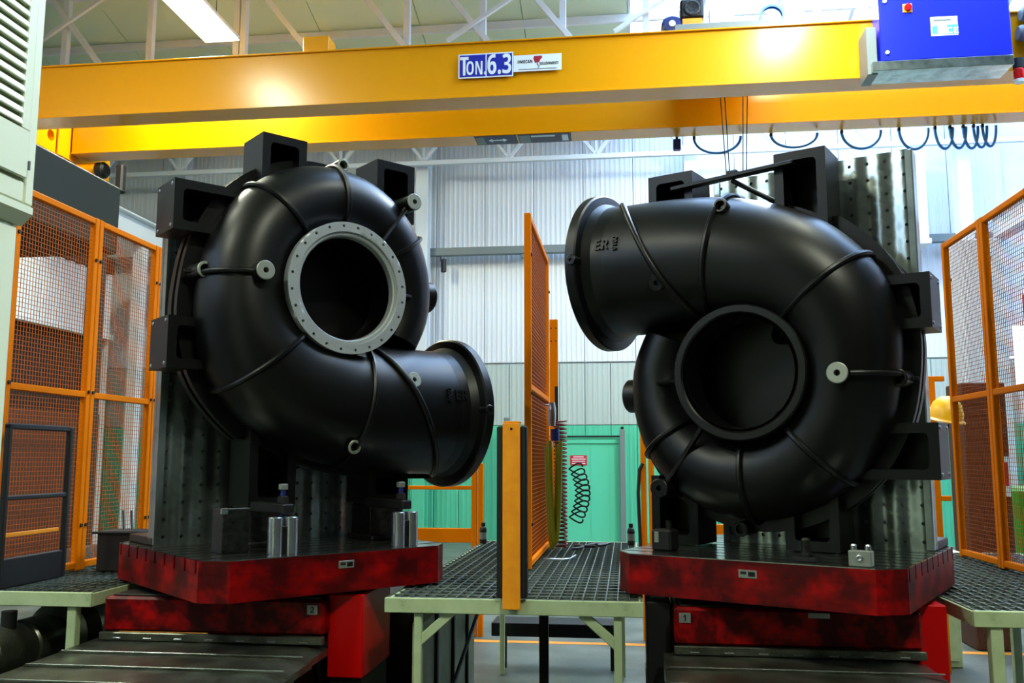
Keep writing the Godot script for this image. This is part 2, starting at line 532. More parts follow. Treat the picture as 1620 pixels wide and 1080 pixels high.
	for k in 25:
		var ph := deg_to_rad(20.0 + k * 8.0)
		var x := 0.2 + 0.0046 * (20.0 + k * 8.0 - 25.0) * 0.72
		pts.append(Vector3(x, -0.594 + cos(ph) * 0.352, Z0 + sin(ph) * 0.352))
	psweep(t, "rib", pts, [0.016], M.black, 8)
	# radial ribs from the neck
	for a in [[Vector3(-0.3, 0.02, 0.36), Vector3(-0.72, 0.045, 0.12)], [Vector3(0.31, 0.02, 0.36), Vector3(0.62, 0.03, 0.24)], [Vector3(0.2, 0.25, 0.38), Vector3(0.42, 0.53, 0.33)]]:
		pbar(t, "rib", a[0], a[1], 0.03, 0.02, M.black, 0.008)
	pts = []
	for k in 9:
		var a := deg_to_rad(95.0 + 20 * k)
		pts.append(Vector3(-0.424 + cos(a) * 0.25, 0.03, Z0 + sin(a) * 0.25))
	psweep(t, "rib", pts.slice(0, 5), [0.014], M.black, 8)
	# bosses
	boss(t, Vector3(-0.455, 0.03, 0.462), Vector3(0, 0, 1), 0.12, 0.047, false, true)
	boss(t, Vector3(-0.655, 0.045, 0.225), Vector3(0, 0, 1), 0.15, 0.04, true, machined)
	boss(t, Vector3(0.105, 0.735, 0.17), Vector3(0, 0.05, 1), 0.17, 0.036, true, machined)
	boss(t, Vector3(0.43, 0.54, 0.385), Vector3(0, 0, 1), 0.26, 0.046, false, machined)
	boss(t, Vector3(0.37, -0.447, 0.497), Vector3(0.0, 0.25, 1), 0.06, 0.042, false, machined)
	boss(t, Vector3(0.06, -0.8, 0.435), Vector3(0, -0.15, 1), 0.14, 0.036, true, machined)
	boss(t, Vector3(-0.25, 0.62, 0.2), Vector3(-0.3, 0.8, 0.3), 0.12, 0.03, false, machined)
	var sb := mb()
	lathe(sb, [Vector2(0.1, 0.5), Vector2(0.088, 0.6), Vector2(0.088, 0.7), Vector2(0.08, 0.71), Vector2(0, 0.71)], 36, axis(Vector3(0, 0.07, 0.13), Vector3.RIGHT))
	put(t, "side_boss", done(sb), M.black)
	# mounting pads
	pad(t, Vector2(-0.795, 0.365), Vector2.LEFT, 0.25, 0.36)
	pad(t, Vector2(-0.795, -0.305), Vector2.LEFT, 0.25, 0.22)
	pad(t, Vector2(-0.23, 0.823), Vector2(0, 1), 0.25, 0.3)
	pad(t, Vector2(0.455, 0.823), Vector2(0, 1), 0.25, 0.34)
	pad(t, Vector2(-0.24, -1.095), Vector2(0, -1), 0.25, 0.4)
	pad(t, Vector2(0.44, -1.095), Vector2(0, -1), 0.25, 0.2)
	# cast letters on the pipe by the flange, on the upper side as the casting stands
	var sg := 1.0 if machined else -1.0
	var la := 12.5 * sg
	var lp := Vector3(0.66, -0.595 + 0.348 * sin(deg_to_rad(la)), Z0 + 0.348 * cos(deg_to_rad(la)))
	var lb := Basis(Vector3.RIGHT, deg_to_rad(-la))
	var face := 0.0 if machined else 180.0
	text(t, "cast_letters", "ER", lp, 0.055, M.black, 0.9, lb * Basis(Vector3.BACK, deg_to_rad(face)), 0.014)
	text(t, "cast_letters", "0100", lp + Vector3(-0.075, 0, 0), 0.028, M.black, 0.9, lb * Basis(Vector3.BACK, deg_to_rad(face + 90.0)), 0.014)
	return t

# ---------------------------------------------------------------- pallets and fixtures
const PAL := 1.28

func pallet(label: String, at: Vector3, turn: float) -> Node3D:
	var t := thing("pallet", label, "machine pallet", at, turn, "red machine pallets")
	var h := PAL * 0.5
	var c := 0.1
	# lower body (polygon in x, -z pushed up along y)
	var up := Transform3D(Basis(Vector3.RIGHT, Vector3.FORWARD, Vector3.UP), Vector3.ZERO)
	var oct := PackedVector2Array([Vector2(-h + c, -h), Vector2(h - c, -h), Vector2(h, -h + c), Vector2(h, h - c), Vector2(h - c, h), Vector2(-h + c, h), Vector2(-h, h - c), Vector2(-h, -h + c)])
	var st := mb()
	prism(st, oct, -0.18, -0.06, up)
	put(t, "body", done(st), M.red)
	# strips between the tee slots
	var n := 10
	var pitch := PAL / n
	for i in n:
		var z0 := -h + i * pitch + 0.011
		var z1 := -h + (i + 1) * pitch - 0.011
		if i == 0: z0 = -h
		if i == n - 1: z1 = h
		var strip := PackedVector2Array()
		for z in [z0, z1]:
			var inset: float = max(0.0, c - (h - abs(z)))
			if z == z0: strip.append_array(PackedVector2Array([Vector2(-h + inset, -z), Vector2(h - inset, -z)]))
			else:
				if i == 0: strip.append_array(PackedVector2Array([Vector2(h, h - c), Vector2(h, -z)]))
				else: strip.append(Vector2(h - inset, -z))
				if i == 0: strip.append_array(PackedVector2Array([Vector2(-h, -z), Vector2(-h, h - c)]))
				else: strip.append(Vector2(-h + inset, -z))
		if i == n - 1:
			strip = PackedVector2Array([Vector2(-h, -z0), Vector2(h, -z0), Vector2(h, -h + c), Vector2(h - c, -h), Vector2(-h + c, -h), Vector2(-h, -h + c)])
		elif i == 0:
			strip = PackedVector2Array([Vector2(-h, -z1), Vector2(h, -z1), Vector2(h, h - c), Vector2(h - c, h), Vector2(-h + c, h), Vector2(-h, h - c)])
		st = mb()
		prism(st, strip, -0.062, -0.004, up)
		var s := put(t, "table_strip", done(st), M.red)
		st = mb()
		prism(st, strip, -0.004, 0.0, up)
		put(s, "ground_top", done(st), M.ground)
	var pl := pbox(t, "name_plate", Vector3(0.02, -0.055, h + 0.002), Vector3(0.08, 0.034, 0.003), M.plate_alu, 0.001)
	pbox(pl, "engraving", Vector3(-0.018, 0.004, 0.002), Vector3(0.026, 0.012, 0.001), M.print_black, 0.0003)
	pbox(pl, "engraving", Vector3(0.018, 0.0, 0.002), Vector3(0.03, 0.02, 0.001), M.steel_dark, 0.0003)
	return t

func angle_plate(label: String, at: Vector3, turn: float, x0: float, x1: float, tall: float) -> Node3D:
	var t := thing("fixture_plate", label, "fixture plate", at, turn, "drilled fixture plates")
	var z := -0.22
	var g := 0.085
	var f := func(u: float, v: float, d: float) -> Vector3:
		var ph := fposmod(u / 0.113, 1.0)
		var flute := 0.007 * (0.5 - 0.5 * cos(TAU * ph))
		return Vector3(u, v, z - flute - d)
	var st := mb()
	var nc := int((x1 - x0) / g)
	var nr := int(tall / g)
	var du := (x1 - x0) / nc
	var dv := tall / nr
	for i in nc:
		for j in nr:
			var u0 := x0 + i * du
			var v0 := j * dv
			drilled_cell(st, f, u0, u0 + du, v0, v0 + dv, Vector2(u0 + du * 0.5, v0 + dv * 0.5), 0.0085, 0.0085, 0.03, 16, 3)
	put(t, "drilled_face", done(st), M.steel)
	pbox(t, "body", Vector3((x0 + x1) * 0.5, tall * 0.5 - 0.002, z - 0.07), Vector3(x1 - x0, tall - 0.004, 0.05), M.steel, 0.006)
	for x in [x0 + 0.02, x1 - 0.02]:
		pbox(t, "edge_strip", Vector3(x, tall * 0.5, z - 0.035), Vector3(0.04, tall, 0.07), M.steel, 0.006)
	pbox(t, "foot", Vector3((x0 + x1) * 0.5, 0.02, z - 0.2), Vector3(x1 - x0, 0.04, 0.36), M.steel_dark, 0.004)
	for x in [x0 + 0.15, (x0 + x1) * 0.5, x1 - 0.15]:
		st = mb()
		prism(st, PackedVector2Array([Vector2(0, 0.04), Vector2(0.28, 0.04), Vector2(0, tall * 0.9)]), -0.015, 0.015, Transform3D(Basis(Vector3.UP, PI / 2), Vector3(x, 0, z - 0.09)))
		put(t, "gusset", done(st), M.steel_dark)
	return t

func riser(label: String, at: Vector3, turn: float, tall: float) -> void:
	var t := thing("riser_block", label, "support", at, turn, "bright steel risers on the left pallet")
	var st := mb()
	for s in [-1.0, 1.0]:
		lathe(st, [Vector2(0.034, 0), Vector2(0.034, tall - 0.003), Vector2(0.031, tall), Vector2(0, tall)], 28, Transform3D(Basis.IDENTITY, Vector3(s * 0.038, 0, 0)), false)
		put(t, "column", done(st), M.chrome)
		st = mb()
	pbox(t, "web", Vector3(0, tall * 0.5 - 0.02, 0), Vector3(0.03, tall - 0.04, 0.045), M.steel_dark, 0.003)

func strap_clamp(label: String, at: Vector3, turn: float, tall: float) -> void:
	var t := thing("strap_clamp", label, "clamp", at, turn, "strap clamps holding the left casting")
	pbox(t, "strap", Vector3(0.0, tall + 0.035, -0.12), Vector3(0.06, 0.045, 0.36), M.iron, 0.006)
	plathe(t, "stud", [Vector2(0.012, tall - 0.08), Vector2(0.012, tall + 0.12), Vector2(0.01, tall + 0.122), Vector2(0, tall + 0.122)], Vector3.ZERO, Vector3.UP, M.blue_dark, 14)
	plathe(t, "nut", [Vector2(0.0, tall + 0.06), Vector2(0.026, tall + 0.06), Vector2(0.026, tall + 0.088), Vector2(0.02, tall + 0.093), Vector2(0, tall + 0.093)], Vector3.ZERO, Vector3.UP, M.iron, 6)
	pbox(t, "end_block", Vector3(0.0, tall + 0.135, 0.0), Vector3(0.036, 0.028, 0.03), M.plate_alu, 0.003)

# ---------------------------------------------------------------- guard fences
func wire_panel(w: float, h: float, pitch: float) -> Mesh:
	var k := "wire%s|%s|%s" % [w, h, pitch]
	if mesh_cache.has(k): return mesh_cache[k]
	var st := mb()
	var t := 0.0026
	var n := int(w / pitch)
	for i in range(1, n):
		box(st, Vector3(0, 0, -w * 0.5 + i * w / n), Vector3(t, h, t), 0.0)
	n = int(h / pitch)
	for i in range(1, n):
		box(st, Vector3(t, -h * 0.5 + i * h / n, 0), Vector3(t, t, w), 0.0)
	mesh_cache[k] = done(st)
	return mesh_cache[k]

# a fence bay running along z from za to zb, at x, between floor height y0 and y1 with a mid rail
func fence_bay(label: String, group: String, x: float, za: float, zb: float, y0: float, ym: float, y1: float) -> Node3D:
	var t := thing("guard_fence", label, "fence", Vector3(x, y0, (za + zb) * 0.5), 0.0, group)
	var w: float = abs(zb - za)
	var fr := 0.04
	for s in [-1.0, 1.0]:
		pbox(t, "post", Vector3(0, (y1 - y0) * 0.5, s * (w * 0.5 - fr * 0.5)), Vector3(fr, y1 - y0, fr), M.orange, 0.004)
	for y in [y0 + 0.03, ym, y1 - 0.02]:
		pbox(t, "rail", Vector3(0, y - y0, 0), Vector3(fr * 0.9, 0.036, w - fr * 2), M.orange, 0.004)
	for r in [[y0 + 0.048, ym - 0.018], [ym + 0.018, y1 - 0.038]]:
		var hh: float = r[1] - r[0]
		var p := put(t, "wire_mesh", wire_panel(w - fr * 2, hh, 0.024), M.wire, Transform3D(Basis.IDENTITY, Vector3(0, (r[0] + r[1]) * 0.5 - y0, 0)))
		p.set_meta("kind", "stuff")
	for s in [-1.0, 1.0]:
		for y in [0.25, 1.0, y1 - y0 - 0.25]:
			plathe(t, "bolt", [Vector2(0.011, -0.003), Vector2(0.011, 0.008), Vector2(0, 0.009)], Vector3(fr * 0.5, y, s * (w * 0.5 - fr * 0.5)), Vector3.RIGHT, M.iron, 6)
	return t

# ---------------------------------------------------------------- platforms
func grating(parent: Node, w: float, d: float) -> void:
	# dark checkered base with bearing bars along z and thin cross ties
	var st := mb()
	var n := int(w / 0.05)
	for i in n + 1:
		box(st, Vector3(-w * 0.5 + i * w / n, -0.007, 0), Vector3(0.005, 0.014, d), 0.0)
	n = int(d / 0.1)
	for i in n + 1:
		box(st, Vector3(0, -0.008, -d * 0.5 + i * d / n), Vector3(w, 0.01, 0.006), 0.0)
	var g := put(parent, "grating", done(st), M.grating)
	g.set_meta("kind", "stuff")
	pbox(parent, "tread_plate", Vector3(0, -0.019, 0), Vector3(w, 0.012, d), M.tread, 0.001)

func platform(label: String, x0: float, x1: float, zf: float, zb: float, top: float) -> Node3D:
	var c := Vector3((x0 + x1) * 0.5, top, (zf + zb) * 0.5)
	var t := thing("work_platform", label, "platform", c, 0.0, "grated work platforms")
	var w := x1 - x0
	var d := zf - zb
	grating(t, w - 0.02, d - 0.02)
	pbox(t, "edge_beam", Vector3(0, -0.035, d * 0.5), Vector3(w, 0.066, 0.02), M.cream, 0.003)
	pbox(t, "edge_beam", Vector3(0, -0.035, -d * 0.5), Vector3(w, 0.066, 0.02), M.cream, 0.003)
	for s in [-1.0, 1.0]:
		pbox(t, "edge_beam", Vector3(s * (w * 0.5 - 0.01), -0.037, 0), Vector3(0.02, 0.062, d - 0.02), M.cream, 0.003)
	return t

func leg(t: Node3D, x: float, z: float, down: float, w := 0.04) -> void:
	pbox(t, "leg", Vector3(x, -0.068 - down * 0.5, z), Vector3(w, down, w), M.cream, 0.003)

# ---------------------------------------------------------------- building
func panel_mesh(w: float, h: float, ribs: int, depth: float) -> Mesh:
	var k := "panel%s|%s|%s" % [w, h, ribs]
	if mesh_cache.has(k): return mesh_cache[k]
	var st := mb()
	st.set_smooth_group(-1)
	var prof := [Vector2(-w * 0.5, -0.02), Vector2(-w * 0.5 + 0.004, 0.0)]
	var p: float = (w - 0.008) / max(ribs, 1)
	for i in ribs:
		var x: float = -w * 0.5 + 0.004 + i * p
		prof.append_array([Vector2(x + p * 0.42, 0), Vector2(x + p * 0.5, depth), Vector2(x + p * 0.86, depth), Vector2(x + p * 0.94, 0)])
	prof.append_array([Vector2(w * 0.5 - 0.004, 0.0), Vector2(w * 0.5, -0.02)])
	for i in prof.size() - 1:
		var a: Vector2 = prof[i]
		var b: Vector2 = prof[i + 1]
		quad(st, Vector3(a.x, -h * 0.5, a.y), Vector3(b.x, -h * 0.5, b.y), Vector3(b.x, h * 0.5, b.y), Vector3(a.x, h * 0.5, a.y), Vector3(-(b.y - a.y), 0, b.x - a.x))
	for s in [-1.0, 1.0]:
		for i in prof.size() - 1:
			var a: Vector2 = prof[i]
			var b: Vector2 = prof[i + 1]
			quad(st, Vector3(a.x, s * h * 0.5, a.y), Vector3(b.x, s * h * 0.5, b.y), Vector3(b.x, s * h * 0.5, -0.04), Vector3(a.x, s * h * 0.5, -0.04), Vector3(0, s, 0))
	mesh_cache[k] = done(st)
	return mesh_cache[k]

const HX0 := -12.8
const HX1 := 9.0
const HZ0 := -18.0
const HZ1 := 12.0

func lamp_fixture(x: float, y: float, z: float, label: String, energy: float) -> void:
	var t := thing("ceiling_lamp", label, "lamp", Vector3(x, y, z), 0.0, "suspended ceiling lamps")
	var w := 0.56
	var l := 1.5
	var st := mb()
	var poly := PackedVector2Array([Vector2(-w * 0.5, 0.0), Vector2(-w * 0.5, 0.05), Vector2(-0.14, 0.12), Vector2(0.14, 0.12), Vector2(w * 0.5, 0.05), Vector2(w * 0.5, 0.0)])
	prism(st, poly, -l * 0.5, l * 0.5)
	put(t, "housing", done(st), M.lamp_case)
	pbox(t, "diffuser", Vector3(0, -0.008, 0), Vector3(w - 0.02, 0.014, l - 0.02), M.lamp, 0.003)
	for s in [-1.0, 1.0]:
		psweep(t, "hanger", [Vector3(0, 0.1, s * 0.5), Vector3(0, roof_y(z + s * 0.5) - y, z * 0 + s * 0.5)], [0.006], M.grey_steel, 6)
	var a := AreaLight3D.new()
	a.name = "light"
	a.area_size = Vector2(w - 0.04, l - 0.04)
	a.light_energy = energy
	a.light_color = Color(0.98, 1.0, 0.9)
	a.area_range = 60.0
	a.area_attenuation = 2.0
	a.shadow_enabled = true
	a.rotation.x = -PI / 2
	a.position = Vector3(0, -0.03, 0)
	t.add_child(a)

func roof_y(z: float) -> float:
	if z > -9.0: return 10.8
	return 8.6 + (z + 18.0) / 9.0 * 2.2

func _ready() -> void:
	# ---- camera
	var cam := Camera3D.new()
	cam.name = "camera"
	add_child(cam)
	cam.position = Vector3(0, 1.6, 0)
	cam.rotation = Vector3(deg_to_rad(7.3), deg_to_rad(7.1), 0)
	cam.fov = rad_to_deg(2.0 * atan(540.0 / 1450.0))
	cam.near = 0.05
	cam.far = 200.0
	cam.current = true
	# ---- sky and exposure
	var env := Environment.new()
	env.background_mode = Environment.BG_SKY
	var sky := Sky.new()
	var sm := ProceduralSkyMaterial.new()
	sm.sky_top_color = Color(0.66, 0.81, 1.0)
	sm.sky_horizon_color = Color(0.88, 0.93, 1.0)
	sm.ground_horizon_color = Color(0.6, 0.62, 0.64)
	sm.ground_bottom_color = Color(0.4, 0.4, 0.4)
	sm.energy_multiplier = 15.0
	sky.sky_material = sm
	env.sky = sky
	env.tonemap_mode = Environment.TONE_MAPPER_LINEAR
	env.tonemap_exposure = 1.22
	env.sdfgi_enabled = true
	env.ssao_enabled = true
	env.ssil_enabled = true
	var we := WorldEnvironment.new()
	we.name = "world"
	we.environment = env
	add_child(we)
	make_materials()
	build_hall()
	build_lamps()
	build_crane()
	build_cells()
	build_castings()
	build_fences()
	build_platforms()
	build_details()
	build_background()

func build_lamps() -> void:
	var i := 0
	var words := ["left suspended fluorescent lamp above the yellow crane girder", "suspended lamp hanging in front of the crane, left row", "suspended lamp over the left casting, left row", "suspended lamp over the entrance side, left row"]
	for z in [-12.05, -7.6, -3.2, 1.4]:
		lamp_fixture(-6.1, 8.0, z, words[i], [42.0, 28.0, 14.0, 36.0][i])
		i += 1
	i = 0
	words = ["suspended lamp hanging behind the crane girders, right row", "suspended lamp in front of the crane by the blue cabinet", "suspended lamp over the right casting, right row", "suspended lamp over the entrance side, right row"]
	for z in [-13.8, -9.3, -4.4, 1.4]:
		lamp_fixture(2.4, 8.0, z, words[i], [55.0, 28.0, 10.0, 42.0][i])
		i += 1

func build_hall() -> void:
	# floor
	var fl := struct("floor")
	pbox(fl, "slab", Vector3((HX0 + HX1) * 0.5, -0.1, (HZ0 + HZ1) * 0.5), Vector3(HX1 - HX0, 0.2, HZ1 - HZ0), M.floor, 0.0)
	pbox(fl, "lane_marking", Vector3(-2, 0.001, -8.3), Vector3(18, 0.002, 0.1), M.line, 0.0)
	# back wall: backing with its panels
	var wb := struct("wall_back")
	pbox(wb, "backing", Vector3((HX0 - 0.3 + 7.0) * 0.5, 5.0, HZ0 - 0.16), Vector3(7.3 - HX0, 10.2, 0.2), M.wall_white, 0.0)
	pbox(wb, "backing", Vector3(8.1, 1.3, HZ0 - 0.16), Vector3(2.2, 3.2, 0.2), M.wall_white, 0.0)
	pbox(wb, "backing", Vector3(8.1, 7.2, HZ0 - 0.16), Vector3(2.2, 6.2, 0.2), M.wall_white, 0.0)
	var x := HX0 + 0.25
	while x < HX1:
		put(wb, "panel", panel_mesh(0.492, 2.24, 5, 0.004), M.teal, Transform3D(Basis.IDENTITY, Vector3(x, 1.13, HZ0)))
		if x < 7.0:
			put(wb, "panel", panel_mesh(0.492, 1.2, 5, 0.004), M.wall_low, Transform3D(Basis.IDENTITY, Vector3(x, 2.865, HZ0)))
		x += 0.5
	x = HX0 + 0.5
	while x < 7.0:
		put(wb, "panel", panel_mesh(0.992, 2.2, 10, 0.008), M.wall_white, Transform3D(Basis.IDENTITY, Vector3(x, 4.6, HZ0)))
		put(wb, "panel", panel_mesh(0.992, 3.2, 10, 0.008), M.wall_white, Transform3D(Basis.IDENTITY, Vector3(x, 7.31, HZ0)))
		x += 1.0
	# window in the back wall, far right
	var wn := struct("window_1")
	pbox(wn, "pane", Vector3(8.0, 3.5, HZ0 - 0.08), Vector3(2.0, 1.2, 0.01), M.glass, 0.0)
	for xx in [7.03, 7.7, 8.4, 8.97]:
		pbox(wn, "mullion", Vector3(xx, 3.5, HZ0 - 0.06), Vector3(0.06, 1.2, 0.06), M.white_steel, 0.004)
	# left wall with a tall doorway to a dark store
	var wl := struct("wall_left")
	pbox(wl, "upper_panel", Vector3(HX0 - 0.1, 5.55, (HZ0 + HZ1) * 0.5), Vector3(0.2, 2.9, HZ1 - HZ0 + 0.6), M.wall_white, 0.0)
	pbox(wl, "upper_panel", Vector3(HX0 - 0.1, 9.95, (HZ0 + HZ1) * 0.5), Vector3(0.2, 2.3, HZ1 - HZ0 + 0.6), M.wall_white, 0.0)
	pbox(wl, "upper_panel", Vector3(HX0 - 0.1, 7.9, -10.65), Vector3(0.2, 1.8, 15.3), M.wall_white, 0.0)
	pbox(wl, "upper_panel", Vector3(HX0 - 0.1, 7.9, 10.65), Vector3(0.2, 1.8, 3.3), M.wall_white, 0.0)
	# high side windows of the left wall
	var w3 := struct("window_3")
	for i in 6:
		pbox(w3, "pane", Vector3(HX0 - 0.1, 7.9, -2.0 + i * 2.0), Vector3(0.01, 1.8, 1.94), M.glass, 0.0)
		pbox(w3, "mullion", Vector3(HX0 - 0.08, 7.9, -3.0 + i * 2.0), Vector3(0.08, 1.8, 0.08), M.white_steel, 0.004)
	pbox(wl, "lower_panel", Vector3(HX0 - 0.1, 2.05, (HZ0 + HZ1) * 0.5), Vector3(0.2, 4.1, HZ1 - HZ0 + 0.6), M.wall_white, 0.0)
	var z := HZ0 + 0.3
	while z < -6.0:
		put(wl, "panel", panel_mesh(0.592, 5.2, 2, 0.05), M.wall_white, Transform3D(Basis(Vector3.UP, PI / 2), Vector3(HX0 + 0.04, 6.72, z)))
		z += 0.6
	var wr := struct("wall_right")
	pbox(wr, "panel", Vector3(HX1 + 0.1, 5.4, -13.3), Vector3(0.2, 11.2, 10.0), M.wall_white, 0.0)
	pbox(wr, "panel", Vector3(HX1 + 0.1, 5.4, 2.0), Vector3(0.2, 11.2, 20.6), M.wall_dark, 0.0)
	var wf := struct("wall_front")
	pbox(wf, "panel", Vector3((HX0 + HX1) * 0.5, 5.4, HZ1 + 0.1), Vector3(HX1 - HX0 + 0.4, 11.2, 0.2), M.wall_dark, 0.0)
	# roof: grey panels on the left, glazed bays on the right
	var rf := struct("ceiling")
	var sl := atan2(2.2, 9.0)
	var slope := Basis(Vector3.RIGHT, -sl)
	var slen := Vector2(9.0, 2.2).length()
	x = HX0
	while x < -1.7:
		var w := 1.85
		var st := mb()
		box(st, Vector3(x + w * 0.5, 9.7 + 0.06, -13.5), Vector3(w - 0.012, 0.12, slen), 0.004, slope)
		put(rf, "roof_panel", done(st), M.roof)
		pbox(rf, "roof_panel", Vector3(x + w * 0.5, 10.87, 1.5), Vector3(w - 0.012, 0.12, 21.0), M.roof, 0.004)
		x += w
	var gx := x
	pbox(rf, "roof_deck", Vector3((HX0 - 0.2 + gx) * 0.5, 11.0, 1.65), Vector3(gx - HX0 + 0.2, 0.1, 21.2), M.roof, 0.0)
	pbox(rf, "roof_deck", Vector3((gx + HX1 + 0.2) * 0.5, 11.0, 2.75), Vector3(HX1 - gx + 0.2, 0.1, 19.0), M.roof, 0.0)
	var dk := mb()
	box(dk, Vector3((HX0 - 0.2 + gx) * 0.5, 9.7 + 0.19, -13.5), Vector3(gx - HX0 + 0.2, 0.1, slen), 0.0, slope)
	put(rf, "roof_deck", done(dk), M.roof)
	pbox(rf, "roof_panel", Vector3((gx + HX1) * 0.5, 10.87, 2.6), Vector3(HX1 - gx, 0.12, 18.8), M.roof, 0.004)
	# glazing
	var g1 := struct("window_2")
	while x < HX1 - 0.1:
		var w := 1.27
		var st := mb()
		box(st, Vector3(x + w * 0.5, 9.7 + 0.06, -13.5), Vector3(w - 0.06, 0.02, slen), 0.0, slope)
		put(g1, "pane", done(st), M.glass)
		st = mb()
		box(st, Vector3(x, 9.7 + 0.06, -13.5), Vector3(0.07, 0.12, slen), 0.004, slope)
		put(g1, "glazing_bar", done(st), M.white_steel)
		x += w
	pbox(g1, "pane", Vector3((gx + HX1) * 0.5, 10.86, -7.9), Vector3(HX1 - gx, 0.02, 2.2), M.glass, 0.0)
	for gz in [-8.9, -7.4]:
		pbox(g1, "glazing_bar", Vector3((gx + HX1) * 0.5, 10.84, gz), Vector3(HX1 - gx, 0.1, 0.06), M.white_steel, 0.004)
	# steelwork
	var cols := [[-9.1, "white steel column by the left runway, against the back wall"], [-3.98, "white steel column beside the left casting's right pad, back wall"], [1.3, "white steel column behind the right casting, back wall"], [6.3, "white steel column at the far right of the back wall"]]
	for c in cols:
		var t := thing("wall_column", c[1], "column", Vector3(c[0], 0, -17.55), 0.0, "back wall columns")
		pbox(t, "web", Vector3(0, 5.33, 0), Vector3(0.03, 6.15, 0.26), M.white_steel, 0.002)
		pbox(t, "painted_base", Vector3(0, 1.125, 0), Vector3(0.03, 2.25, 0.25), M.teal, 0.002)
		for s in [-1.0, 1.0]:
			pbox(t, "flange", Vector3(0, 5.33, s * 0.14), Vector3(0.24, 6.15, 0.03), M.white_steel, 0.002)
			pbox(t, "painted_base", Vector3(0, 1.125, s * 0.14), Vector3(0.24, 2.25, 0.03), M.teal, 0.002)
	# truss against the back wall
	var tr := thing("wall_truss", "white lattice truss running along the top of the back wall", "truss", Vector3(0, 7.4, -17.2))
	pbox(tr, "bottom_chord", Vector3(-2, 0, 0), Vector3(21.4, 0.09, 0.09), M.white_steel, 0.004)
	pbox(tr, "top_chord", Vector3(-2, 1.15, 0), Vector3(21.4, 0.1, 0.09), M.white_steel, 0.004)
	var k := 0
	x = -12.4
	while x < 8.0:
		pbar(tr, "diagonal", Vector3(x, 0.03, 0), Vector3(x + 0.85, 1.12, 0), 0.06, 0.06, M.white_steel)
		pbar(tr, "diagonal", Vector3(x + 1.7, 0.03, 0), Vector3(x + 0.85, 1.12, 0), 0.06, 0.06, M.white_steel)
		pbar(tr, "post", Vector3(x, 0.03, 0), Vector3(x, 1.12, 0), 0.05, 0.05, M.white_steel)
		x += 1.7
		k += 1
	# roof truss just behind the crane
	var rt := thing("roof_truss", "white roof truss of heavy posts and diagonals above the crane", "truss", Vector3(0, 0, -13.75))
	pbox(rt, "bottom_chord", Vector3(-2, 7.55, 0), Vector3(21.4, 0.12, 0.12), M.white_steel, 0.004)
	pbox(rt, "top_chord", Vector3(-2, 9.42, 0), Vector3(21.4, 0.12, 0.12), M.white_steel, 0.004)
	for px in [-11.0, -9.35, -7.82, -6.3, -6.18, -3.42, -2.18, -0.9, 0.4, 1.7, 3.0, 4.3, 5.6]:
		pbar(rt, "post", Vector3(px, 7.55, 0), Vector3(px, 9.42, 0), 0.11, 0.1, M.white_steel)
	for px in [-9.6, -5.95, -4.35, -3.0, -1.7, 0.5, 2.9, 4.2]:
		pbar(rt, "diagonal", Vector3(px, 9.35, 0.04), Vector3(px + 1.35, 7.6, 0.04), 0.09, 0.09, M.white_steel)
	for px in [-8.6, -0.95, 1.7]:
		pbar(rt, "brace", Vector3(px, 9.35, 0.1), Vector3(px - 1.8, 8.2, 0.1), 0.06, 0.06, M.white_steel)
	# purlins under the grey roof
	for zz in [-16.6, -15.2, -12.4, -11.0]:
		var p := pbox(self, numbered("purlin"), Vector3(-2, roof_y(zz) - 0.1, zz), Vector3(21.4, 0.14, 0.06), M.white_steel, 0.004)
		tag(p, ["white purlin nearest the back wall under the sloping roof", "white purlin between the wall truss and the roof truss", "white purlin above the far crane girder", "white purlin above the near crane girder"][[-16.6, -15.2, -12.4, -11.0].find(zz)], "purlin", "roof purlins")
	# rail on the back wall
	var rl := thing("cable_tray", "grey cable tray running across the white back wall", "cable tray", Vector3(-2.0, 5.72, -17.75))
	pbox(rl, "channel", Vector3(0, 0, 0), Vector3(18.0, 0.16, 0.14), M.grey_steel, 0.01)
	for i in 9:
		pbox(rl, "bracket", Vector3(-8 + i * 2.0, -0.1, -0.04), Vector3(0.05, 0.1, 0.16), M.grey_steel, 0.004)
	var lamp := thing("wall_floodlight", "small dark floodlight hanging under the grey cable tray", "floodlight", Vector3(-3.62, 5.5, -17.6), 0.6)
	pbox(lamp, "head", Vector3(0.06, -0.08, 0), Vector3(0.08, 0.26, 0.12), M.iron, 0.01)
	pbox(lamp, "bracket", Vector3(0, 0.06, 0), Vector3(0.03, 0.1, 0.03), M.iron, 0.004)
	# crane runways with their columns
	for rx in [[-8.85, "white crane runway beam on the left of the hall"], [6.7, "white crane runway beam on the right of the hall"]]:
		var t := thing("crane_runway", rx[1], "runway beam", Vector3(rx[0], 5.75, -6.0), 0.0, "crane runway beams")
		pbox(t, "top_flange", Vector3(0, 0.22, 0), Vector3(0.24, 0.03, 22.6), M.white_steel, 0.003)
		pbox(t, "web", Vector3(0, 0, 0), Vector3(0.02, 0.42, 22.6), M.white_steel, 0.003)
		pbox(t, "bottom_flange", Vector3(0, -0.22, 0), Vector3(0.24, 0.03, 22.6), M.white_steel, 0.003)
		pbox(t, "rail", Vector3(0, 0.26, 0), Vector3(0.05, 0.05, 22.6), M.grey_steel, 0.003)
		for zz in [-9.6, -5.4, 0.0, 5.0]:
			pbox(t, "column", Vector3(0, -3.0, zz), Vector3(0.2, 5.5, 0.2), M.white_steel, 0.006)

